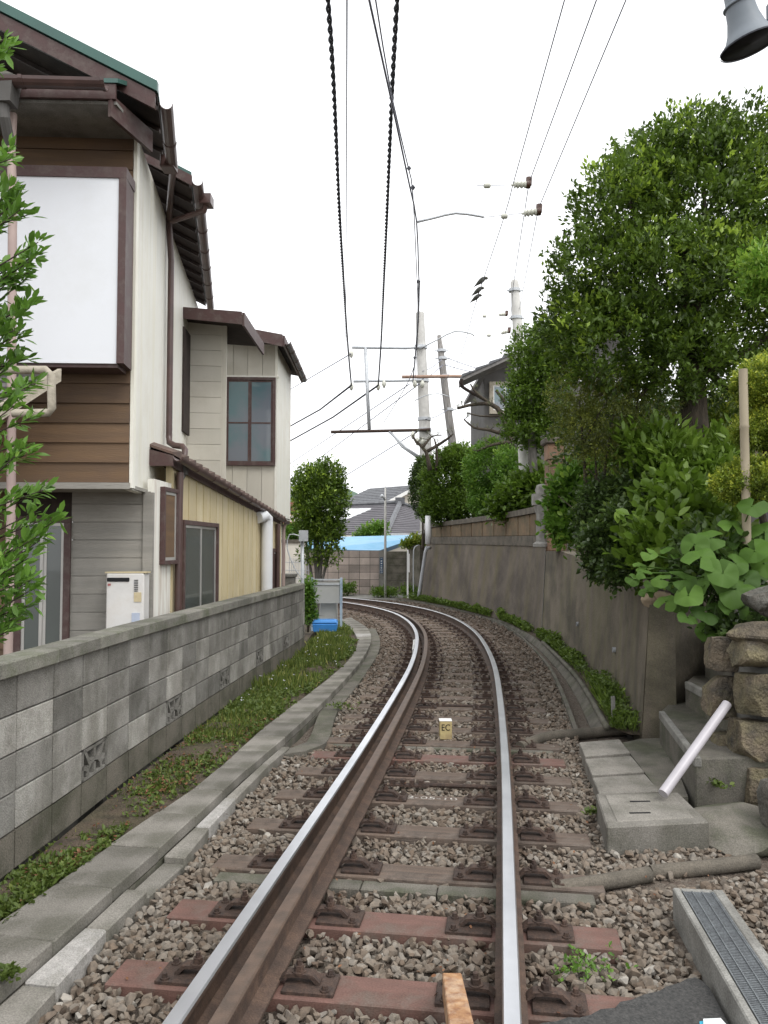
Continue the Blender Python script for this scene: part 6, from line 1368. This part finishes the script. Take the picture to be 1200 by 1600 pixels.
bs=thing('leafy_bush','yellow-green creeper on top of the far dark block wall','bush',(W(650,850,28.5).x,28.5,1)); limbs((W(650,850,28.5).x,28.5,.2),[W(650,848,28.5)],.03,bs,name='stems'); crown('foliage',[bl_(652,848,28.2,16,7),bl_(640,852,28.2,10,5)],300,8,.11,.25,'leaf_hedge',bs,shell=.9)
bs=thing('leafy_bush','weeds growing at the foot of the far pale block wall','bush',(W(545,920,28.8).x,28.8,.05)); crown('foliage',[bl_(540,920,28.8,16,7),bl_(600,926,28,20,4),bl_(640,925,27.6,14,7)],420,8,.10,.2,'leaf_bush',bs,shell=.9)
# hill
b=MB(); vs=[];fs=[];nx,ny=40,8
for i in range(nx+1):
    for j in range(ny+1):
        X=-60+i*2.6; pk=max(0,1-((X+17)/22)**2); Y=190+j*6; hgt=(2.0+19*pk**1.0)*math.sin(math.pi*min(1,j/ny+.05)*.5)+mnoise.noise(V(X*.15,Y*.1,0))*1.2+mnoise.noise(V(X*.6,Y*.5,4))*.8; vs.append(V(X,Y,hgt if j else -1))
for i in range(nx):
    for j in range(ny): fs.append((i*(ny+1)+j,(i+1)*(ny+1)+j,(i+1)*(ny+1)+j+1,i*(ny+1)+j+1))
b.add(vs,fs,0,.5); o=b.build('hill','hill',kind='structure'); o.data.shade_smooth()
# lamp pole
xp=W(602,900,27.6).x; zt_=W(600,762,27.6).z
LP=thing('lamp_pole','thin pale pole with small lamp and narrow navy sign beyond the bend','lamp post',(xp,27.6,.03))
b=MB(); b.tube([V(xp,27.6,0),V(xp,27.6,zt_-.4),V(xp,27.6,zt_)],[.045,.04,.025],8); b.tube([V(xp,27.6,zt_),V(xp,27.6,zt_+.4)],.01,5); b.build('pole','concrete_pole',LP,smooth=True)
b=MB(); a=W(596,777,27.6); b.tube([V(xp,27.6,a.z-.12),V(xp-.06,27.55,a.z),V(xp-.14,27.5,a.z+.06)],[.03,.05,.07],8); b.build('lamp_head','galv',LP,smooth=True)
SG=thing('vertical_sign','narrow vertical navy sign with white characters on the far pier','sign',(W(597,900,29.3).x,29.3,1))
a=W(596,871,29.2); c=W(596,896,29.2); b=MB(); b.box((a.x,29.25,(a.z+c.z)/2),(.12,.02,a.z-c.z)); b.build('board','navy_sign',SG)
b=MB()
hh_=(a.z-c.z)
def stroke(x0,z0,x1,z1,w_=.008):
    cx_,cz_=(x0+x1)/2,(z0+z1)/2; dx,dz=abs(x1-x0)+w_,abs(z1-z0)+w_; b.box((a.x+cx_,29.235,a.z+cz_),(dx,.004,dz))
z=-.04
for ch in ('-','b','n','2','k','o','c'):
    if ch=='-': stroke(-.03,z,.03,z)
    if ch=='b': stroke(-.03,z,.03,z); stroke(0,z+.02,0,z-.03); stroke(-.02,z-.03,.02,z-.03); stroke(-.03,z-.015,.03,z-.015)
    if ch=='n': stroke(-.02,z,.02,z); stroke(.02,z,-.01,z-.03); stroke(-.02,z,-.02,z-.03)
    if ch=='2': stroke(-.02,z,.02,z); stroke(-.03,z-.03,.03,z-.03)
    if ch=='k': stroke(-.03,z,.03,z); stroke(-.02,z-.02,.02,z-.02); stroke(0,z+.02,0,z-.04); stroke(-.03,z-.04,.03,z-.04)
    if ch=='o': stroke(-.03,z,.03,z); stroke(-.03,z-.03,.03,z-.03); stroke(-.03,z,-.03,z-.03); stroke(.03,z,.03,z-.03)
    if ch=='c': stroke(-.03,z,.03,z); stroke(-.03,z-.03,.03,z-.03); stroke(.03,z,.03,z-.03)
    z-=hh_/7.2
b.build('characters','paper_white',SG)
a=W(637,925,26.8); b=MB(); b.tube([V(a.x,26.8,.0),V(a.x+.01,26.8,1.7)],.03,8); b.box((a.x+.02,26.75,1.25),(.09,.05,.62)); b.build('marker_post','white_paint',label='slim white post with narrow white plate at the far bend', cat='post')
b=MB(); p_=[W(654,934,25.9),W(665,862,25.6),W(668,857,25.5),W(672,856,25.6)]; b.tube(dense(p_,.2),.055,10); b.build('drain_pipe','pvc_gray',smooth=True,label='grey plastic pipe leaning against the far end of the retaining wall', cat='pipe')
b=MB(); b.tube(dense([W(646,930,27.2),W(646,870,27.2),W(648,855,27.2),W(655,852,27.2)],.2),.02,8); b.build('cable_conduit','galv',smooth=True,label='thin grey conduit with curved top on the mossy wall stub', cat='conduit')
b=MB(); b.tube([W(669,835,24.5)-V(0,0,.3),W(669,806,24.5)],.09,8); b.build('white_pipe','pvc_white',smooth=True,label='short white pipe at the far end of the stone parapet', cat='pipe')

# far house on the right terrace
HY=25
RH=thing('house','dark two-storey house with deep eave partly hidden by the trees','house',(4,HY,1.8))
b=MB(); x0=W(757,620,HY).x; b.wall((x0,HY),(8,HY+.5),1.5,W(760,592,HY).z,.15); b.wall((x0,HY+4),(x0,HY),1.5,W(760,592,HY).z,.15); b.build('wall','dark_plaster',RH)
e=W(722,592,HY-.8); sl_=.46; x2=8.5
def rp2(x_,y_,dz): return V(x_,y_,e.z+(x_-e.x)*sl_+dz)
b=MB()
for xa,ya,yb in ((e.x,HY-.8,HY+.3),(x0-.15,HY+.302,HY+5)): b.hexa([rp2(xa,ya,-.06),rp2(x2,ya,-.06),rp2(x2,yb,-.06),rp2(xa,yb,-.06),rp2(xa,ya,.05),rp2(x2,ya,.05),rp2(x2,yb,.05),rp2(xa,yb,.05)])
rf_=b.build('roof','kawara',RH)
b=MB()
for k in range(14):
    x_=e.x+k*.42; yb=HY+(.3 if x_<x0-.3 else 5); b.hexa([rp2(x_,HY-.84,.052),rp2(x_+.40,HY-.84,.052),rp2(x_+.40,yb,.052),rp2(x_,yb,.052),rp2(x_,HY-.84,.15),rp2(x_+.40,HY-.84,.09),rp2(x_+.40,yb,.09),rp2(x_,yb,.15)])
b.build('tile_courses','gray_tile',rf_)
b=MB(); b.add([V(x0,HY-.0,W(760,592,HY).z),V(8,HY+.4,W(760,592,HY).z),rp2(8,HY+.4,-.1),rp2(x0,HY,-.1)],[(0,1,2,3)]); b.build('gable_wall','dark_plaster',RH)
b=MB(); b.tube(dense([W(722,592,HY-.8),W(722,604,HY-.7),W(758,625,HY-.1)],.2),.05,6); b.build('gutter_pipe','dark_wood',RH)
window(RH,'window',V(W(764,600,HY-.08).x,HY-.08),V(W(812,600,HY-.02).x,HY-.02),W(770,648,HY).z,W(770,598,HY).z,fw=.12,panes=2,fm='wrapped_pipe',gm='glass_reflection_tint',sash='white_paint',outset=.1,dep=.1)

# ------------------------------------------------------------------ poles and wires
PY=28.5
CP=thing('utility_pole','tall round concrete pole carrying the bracket arms over the curve','utility pole',(W(664,800,PY).x,PY,0))
b=MB(); b.tube([W(668,930,PY),W(665,700,PY),W(656,489,PY),W(656,487.5,PY)],[.25,.22,.155,.10],16); b.build('pole','concrete_pole',CP,smooth=R(50))
def arm(name,pts,r,m='galv',par=CP,Y=PY-.3,n=6):
    b=MB(); b.tube([W(x_,y_,Y) for x_,y_ in pts],r,n); return b.build(name,m,par,smooth=True)
arm('upper_arm',[(550,543),(635,544),(664,541)],.05); arm('middle_arm',[(552,596),(660,594)],.05); arm('lower_arm',[(517,675),(660,672),(672,671)],.06,'rust_steel')
arm('hanger',[(571,543),(574,610),(577,671)],.065,'galv'); arm('brace',[(608,674),(634,700),(662,718)],.05); arm('brace',[(610,674),(628,698),(654,716)],.04)
for x_,y_ in ((657,543),(660,595),(663,655),(664,672)):
    c_=W(x_,y_,PY); b=MB(); b.tube([c_-V(0,0,.05),c_+V(0,0,.06)],.24,14); b.build('band','galv',CP,smooth=R(50))
b=MB()
for x_,y_ in ((549,553),(549,604),(591,604),(600,600),(648,600),(660,600),(652,690),(645,680),(660,690)): c_=W(x_,y_,PY-.35); b.tube([c_-V(0,0,.14),c_,c_+V(0,0,.14)],[.03,.09,.03],8)
b.build('insulators','porcelain',CP,smooth=True)
RB=MB(); RB.tube([W(628,589,26),W(700,588,26),W(782,589,26)],.055,8); RB.build('rusty_beam','rusty_pipe',smooth=True,label='long rusty horizontal beam running from the concrete pole to the far house', cat='beam')
WP=thing('utility_pole','old leaning wooden pole with ragged top behind the concrete pole','utility pole',(W(712,800,32).x,32,0))
b=MB(); b.tube([W(720,880,32),W(708,700,32),W(697,620,32),W(690,560,32),W(686,524,32)],[.2,.17,.15,.14,.08],10); b.build('pole','old_pole',WP,smooth=True)
for y_ in (548,560,588,640):
    c_=W(690+(y_-548)*.13,y_,32); b=MB(); b.tube([c_-V(0,0,.05),c_+V(0,0,.06)],.18,10); b.tube([c_-V(.3,0,0),c_+V(.3,0,0)],.025,5); b.build('band','galv',WP)
SP=thing('utility_pole','concrete pole rising out of the trees on the right','utility pole',(W(812,800,19.5).x,19.5,1.7))
b=MB(); b.tube([W(822,760,19.5),W(812,560,19.5),W(804,442,19.5),W(804,438,19.5)],[.16,.14,.105,.07],14); b.build('pole','concrete_pole',SP,smooth=R(50))
for y_ in (454,497):
    c_=W(804+(y_-454)*.07,y_,19.5); b=MB(); b.tube([c_-V(0,0,.03),c_+V(0,0,.04)],.15,12); b.tube([c_-V(.2,0,0),c_+V(.2,0,0)],.018,5); b.build('band','galv',SP)
# twisted feeder cables
def cable_path(px, zf, n=40):
    out=[]
    for i,(x_,y_) in enumerate(px):
        t=i/(len(px)-1); z=zf(t); a_,b2,c2=ray(x_,y_); k=(z-CZ)/c2; out.append(V(a_*k,b2*k,z))
    return dense(out,.5)
def twisted(path, r, pitch, name, lab):
    P_=resample(path,pitch/8); vs=[]; b=MB()
    for s_ in range(2):
        q=[]
        for i,p in enumerate(P_):
            t=(P_[min(i+1,len(P_)-1)]-P_[max(i-1,0)]).normalized(); x_,y_,_=orient(t); a_=2*math.pi*i/8+s_*math.pi; q.append(p+(x_*math.cos(a_)+y_*math.sin(a_))*r*.62)
        b.tube(q,r*.62,5)
    return b.build(name,'cable_black',smooth=True,label=lab,cat='cable')
c1=cable_path([(508,-60),(512,0),(521,130),(530,330),(536,430),(541,510),(546,570),(549,602)],lambda t:6.4-1.2*0+.95*t*t)
c2=cable_path([(623,-60),(620,0),(612,150),(604,340),(599,450),(595,540),(591,602)],lambda t:6.4+.95*t*t)
print('cable end',c1[-1],c2[-1])
twisted(c1,.022,.30,'twisted_cable','thick twisted black cable overhead, left of the pair'); twisted(c2,.022,.30,'twisted_cable','thick twisted black cable overhead, right of the pair')
def wire(pts,r,lab,name='wire',m='wire',cat='wire',n=5,dn=True,group=None):
    b=MB(); p=dense(pts,.6) if dn else [Vector(q) for q in pts]; b.tube(p,r,n); return b.build(name,m,smooth=True,label=lab,cat=cat,group=group)
wire([c1[-1],W(500,640,34),W(455,665,40),W(380,700,48)],.035,'dark cable running down left behind the cream house from the middle bracket arm',m='cable_black',dn=False)
wire([c2[-1],W(520,652,34),W(455,688,40),W(380,730,48)],.035,'dark cable below it running down left behind the cream house',m='cable_black',dn=False)
wire([W(541,-60,6),W(542,0,6.4),W(541,300,13),W(540,552,27)],.008,'single straight overhead wire between the twisted cables')
zc=4.8
def cw(px,z,dz=None):
    out=[]
    for i,(x_,y_) in enumerate(px):
        zz=z if dz is None else z+dz*i/(len(px)-1); a_,b2,c2_=ray(x_,y_); k=(zz-CZ)/c2_; out.append(V(a_*k,b2*k,zz))
    return out
wire(cw([(566,-60),(577,0),(610,150),(640,290),(651,346),(654,420),(655,470),(650,540),(641,590),(600,660)],4.8),.0075,'contact wire bending over the track, lower of the overhead pair')
wire(cw([(578,-60),(587,0),(612,150),(638,262),(645,300),(650,400),(653,480),(652,540),(648,600)],5.3),.006,'messenger wire just above the contact wire')
for i,(x_,y_,Y_) in enumerate(((639,263,11),(645,293,10),(654,440,13),(648,559,16))):
    c_=W(x_,y_,Y_); b=MB(); b.tube([c_-V(0,0,.03),c_,c_+V(0,0,.03)],[.012,.035,.012],8); b.build('wire_clamp','cable_black',smooth=True,cat='clamp',group='clamps on the overhead wire',label='small dark clamp on the overhead wire, %s from the top' % ORD[i])
def pull(px,Y,lab):
    b=MB(); b.tube(dense([W(x_,y_,Y) for x_,y_ in px],.15),.012,6); return b.build('steady_arm','galv',smooth=True,label=lab,cat='bracket arm',group='curved steady arms on the contact wire')
pull([(651,347),(680,340),(712,333),(745,337),(756,339)],7.6,'curved steel steady arm at the highest wire bend')
pull([(656,545),(685,530),(710,518),(735,521),(741,525)],14,'curved steel steady arm beside the top of the concrete pole')
pull([(648,626),(665,618),(685,615),(702,620)],18,'curved steel steady arm halfway down the concrete pole')
pull([(640,712),(600,722),(560,708),(540,715)],30,'faint curved steady arm below the lower bracket arm')
# right-hand wires
wire([W(890,-30,6.2),W(882,0,6.4),W(801,290,10),W(788,338,10.8),W(742,478,15),W(718,560,19),W(690,600,24)],.006,'leftmost of the three wires on the right, with birds on it')
wire([W(942,-30,6.2),W(932,0,6.4),W(828,282,9.9)],.006,'middle wire on the right, down to the upper insulator'); wire([W(826,290,9.9),W(806,420,14),W(800,470,17),W(795,560,22)],.006,'thin wire from the upper insulator down to the right pole')
wire([W(989,-30,6.2),W(978,0,6.4),W(843,322,10.6)],.006,'rightmost wire, down to the lower insulator'); wire([W(840,332,10.6),W(818,450,17),W(806,520,22),W(800,600,24)],.006,'thin wire from the lower insulator down to the right pole')
wire([W(745,290,9.9),W(800,289,9.9)],.004,'short span wire left of the upper insulator'); wire([W(752,340,10.6),W(818,333,10.6)],.004,'short span wire left of the lower insulator')
def insul(x0,y0,x1,y1,Y,lab):
    a=W(x0,y0,Y); c=W(x1,y1,Y); t=thing('insulator',lab,'insulator',tuple((a+c)/2),group='insulators on the wires'); b=MB(); d_=c-a; pr=[(0,.012),(.12,.014),(.14,.04),(.2,.045),(.24,.025),(.32,.047),(.38,.045),(.42,.025),(.52,.047),(.58,.045),(.62,.025),(.7,.045),(.76,.045),(.78,.02)]
    s_=d_.length/.24
    b.tube([a+d_*u for u,_ in pr],[r_*s_ for _,r_ in pr],12); b.build('body','porcelain',t,smooth=R(40)); b=MB(); b.tube([a+d_*.77,a+d_*.98],.05*s_,10); b.tube([a+d_*.9-V(0,0,.01),a+d_*.93+V(0,0,.085*s_)],.04*s_,8); b.build('cap','insulator_brown',t,smooth=R(40))
insul(799,289,829,288,9.9,'large ribbed pale insulator, higher of the two on the right'); insul(815,334,845,330,10.6,'large ribbed pale insulator, lower of the two on the right')
insul(778,492,793,491,18,'small ribbed insulator, higher one beside the right pole'); insul(782,521,797,517,18,'small ribbed insulator, lower one beside the right pole')
for i,(x_,y_,Y_,lab) in enumerate(((761,290,9.9,'small barrel insulator left of the upper large one'),(788,338,10.6,'small barrel insulator left of the lower large one'),(757,494,18,'tiny barrel insulator, higher, near the right pole'),(764,524,18,'tiny barrel insulator, lower, near the right pole'))):
    c_=W(x_,y_,Y_); b=MB(); b.tube([c_-V(.045,0,0),c_-V(.03,0,0),c_+V(.03,0,0),c_+V(.045,0,0)],[.02,.034,.034,.02],10); b.build('barrel_insulator','porcelain',smooth=R(40),cat='insulator',group='insulators on the wires',label=lab)
for i,(p,q) in enumerate((((640,600),(400,760)),((655,600),(400,790)),((655,672),(400,830)),((548,553),(400,640)))):
    wire([W(*p,28),W(*q,60)],.02 if i==3 else .018,['faint wire fanning left from the middle arm, upper','faint wire fanning left from the middle arm, lower','faint wire fanning left from the lower arm','faint wire fanning left from the upper arm'][i],dn=False,group='faint wires fanning left')
for i,(p,q) in enumerate((((690,562),(660,580)),((692,570),(660,592)),((700,560),(790,585)),((695,570),(760,582)),((700,640),(665,655)))):
    wire([W(*p,31),W((p[0]+q[0])/2,(p[1]+q[1])/2+3,30),W(*q,28)],.015,['short sagging wire from the old pole to the concrete pole, top','short sagging wire from the old pole to the concrete pole, second','sagging wire from the old pole towards the far house, long one','sagging wire from the old pole towards the far house, short one','low sagging wire from the old pole to the concrete pole'][i],group='short sagging wires at the old pole')
wire([W(655,440,13),W(652,520,16),W(645,598,27)],.02,'dark cable hanging down the face of the concrete pole',m='cable_black')
# birds
def bird(x,y,Y,s,lab,up=.35):
    c_=W(x,y,Y); t=thing('bird',lab,'bird',tuple(c_),group='birds on the wire'); d_=V(.72,-.25,.55).normalized(); b=MB()
    pr=[(-.16,.006),(-.12,.014),(-.07,.03),(-.02,.042),(.03,.044),(.065,.034),(.08,.027),(.10,.029),(.118,.024),(.13,.010),(.148,.002)]
    q=[]
    for u,r_ in pr:
        dd=d_ if u<.07 else (d_+V(.5,0,-.5)*((u-.07)*8)); q.append(c_+V(0,0,.05)+(d_*min(u,.07)+ (V(.95,-.1,-.1)*(u-.07) if u>.07 else V(0,0,0)))*s)
    b.tube(q,[r_*s for _,r_ in pr],10); b.build('body','bird',t,smooth=True)
    for sg in (-1,1):
        b=MB(); n_=V(0,sg,0); a=c_+V(0,0,.055)+d_*.05*s+n_*.038*s; e=c_+V(0,0,.05)-d_*.12*s+n_*.02*s; b.add([a+V(0,0,.02)*s,a-V(0,0,.025)*s,e,a+(e-a)*.5+V(0,0,.012)+n_*.01*s],[(0,1,2),(0,2,3)]); b.add([a+V(0,.001,.02)*s,a-V(0,-.001,.025)*s,e,a+(e-a)*.5+V(0,0,.012)+n_*.008*s],[(2,1,0),(3,2,0)]); b.build('wing','bird',t)
        b=MB(); b.tube([c_+V(0,0,.03)+n_*.012*s,c_+V(.01,0,-.03)+n_*.01*s],.004,5); b.build('leg','rust_steel',t)
bird(752,443,13.8,1.0,'topmost of the three dark birds perched on the wire'); bird(747,458,14.2,.95,'middle of the three dark birds on the wire'); bird(744,469,14.5,.9,'lowest of the three dark birds on the wire')
# loudspeaker at the top right
SK=thing('loudspeaker','grey horn loudspeaker hanging into the top right corner','loudspeaker',tuple(W(1170,0,3.6)))
Y_=3.6; rim=W(1174,66,Y_); top=W(1176,-25,Y_); ax=(V(-.28,-.42,-.85)).normalized(); 
cen=W(1172,68,Y_); hornp=[(-.26,.055),(-.20,.06),(-.19,.066),(-.185,.075),(-.18,.075),(-.175,.066),(-.12,.072),(-.07,.085),(-.03,.104),(0,.135),(.004,.135)]
vw=V(*ray(1172,62)).normalized(); rt_=(V(1,0,0)-vw*vw.x).normalized(); up_=rt_.cross(vw); ax2=(vw*-.34+(rt_*.46-up_*.89).normalized()*.93).normalized()
b=MB(); b.tube([cen+ax2*u for u,_ in hornp],[r_*.98 for _,r_ in hornp],28,cap=False); b.build('horn','speaker_gray',SK,smooth=R(50))
b=MB(); b.tube([cen+ax2*u for u in (.003,-.02,-.06,-.12)],[.13,.10,.07,.04],28); b.build('mouth','speaker_inner',SK,smooth=True)
b=MB(); b.tube([cen+ax2*.001,cen+ax2*.008],[.136,.136],28,cap=False); b.build('rim','cable_black',SK)
b=MB(); s_=cen+V(.115,-.0,.16); b.tube([s_,s_+V(.2,0,.1)],.025,8); b.tube([cen-ax2*.26,cen-ax2*.4],.03,8); b.box(s_,(.05,.05,.07)); b.build('bracket','speaker_gray',SK)
b=MB(); b.tube([s_+V(-.0,-.03,-.02),s_+V(-.0,-.045,-.02)],.014,12); b.build('bolt','galv',SK)
print('objects', len(bpy.data.objects))
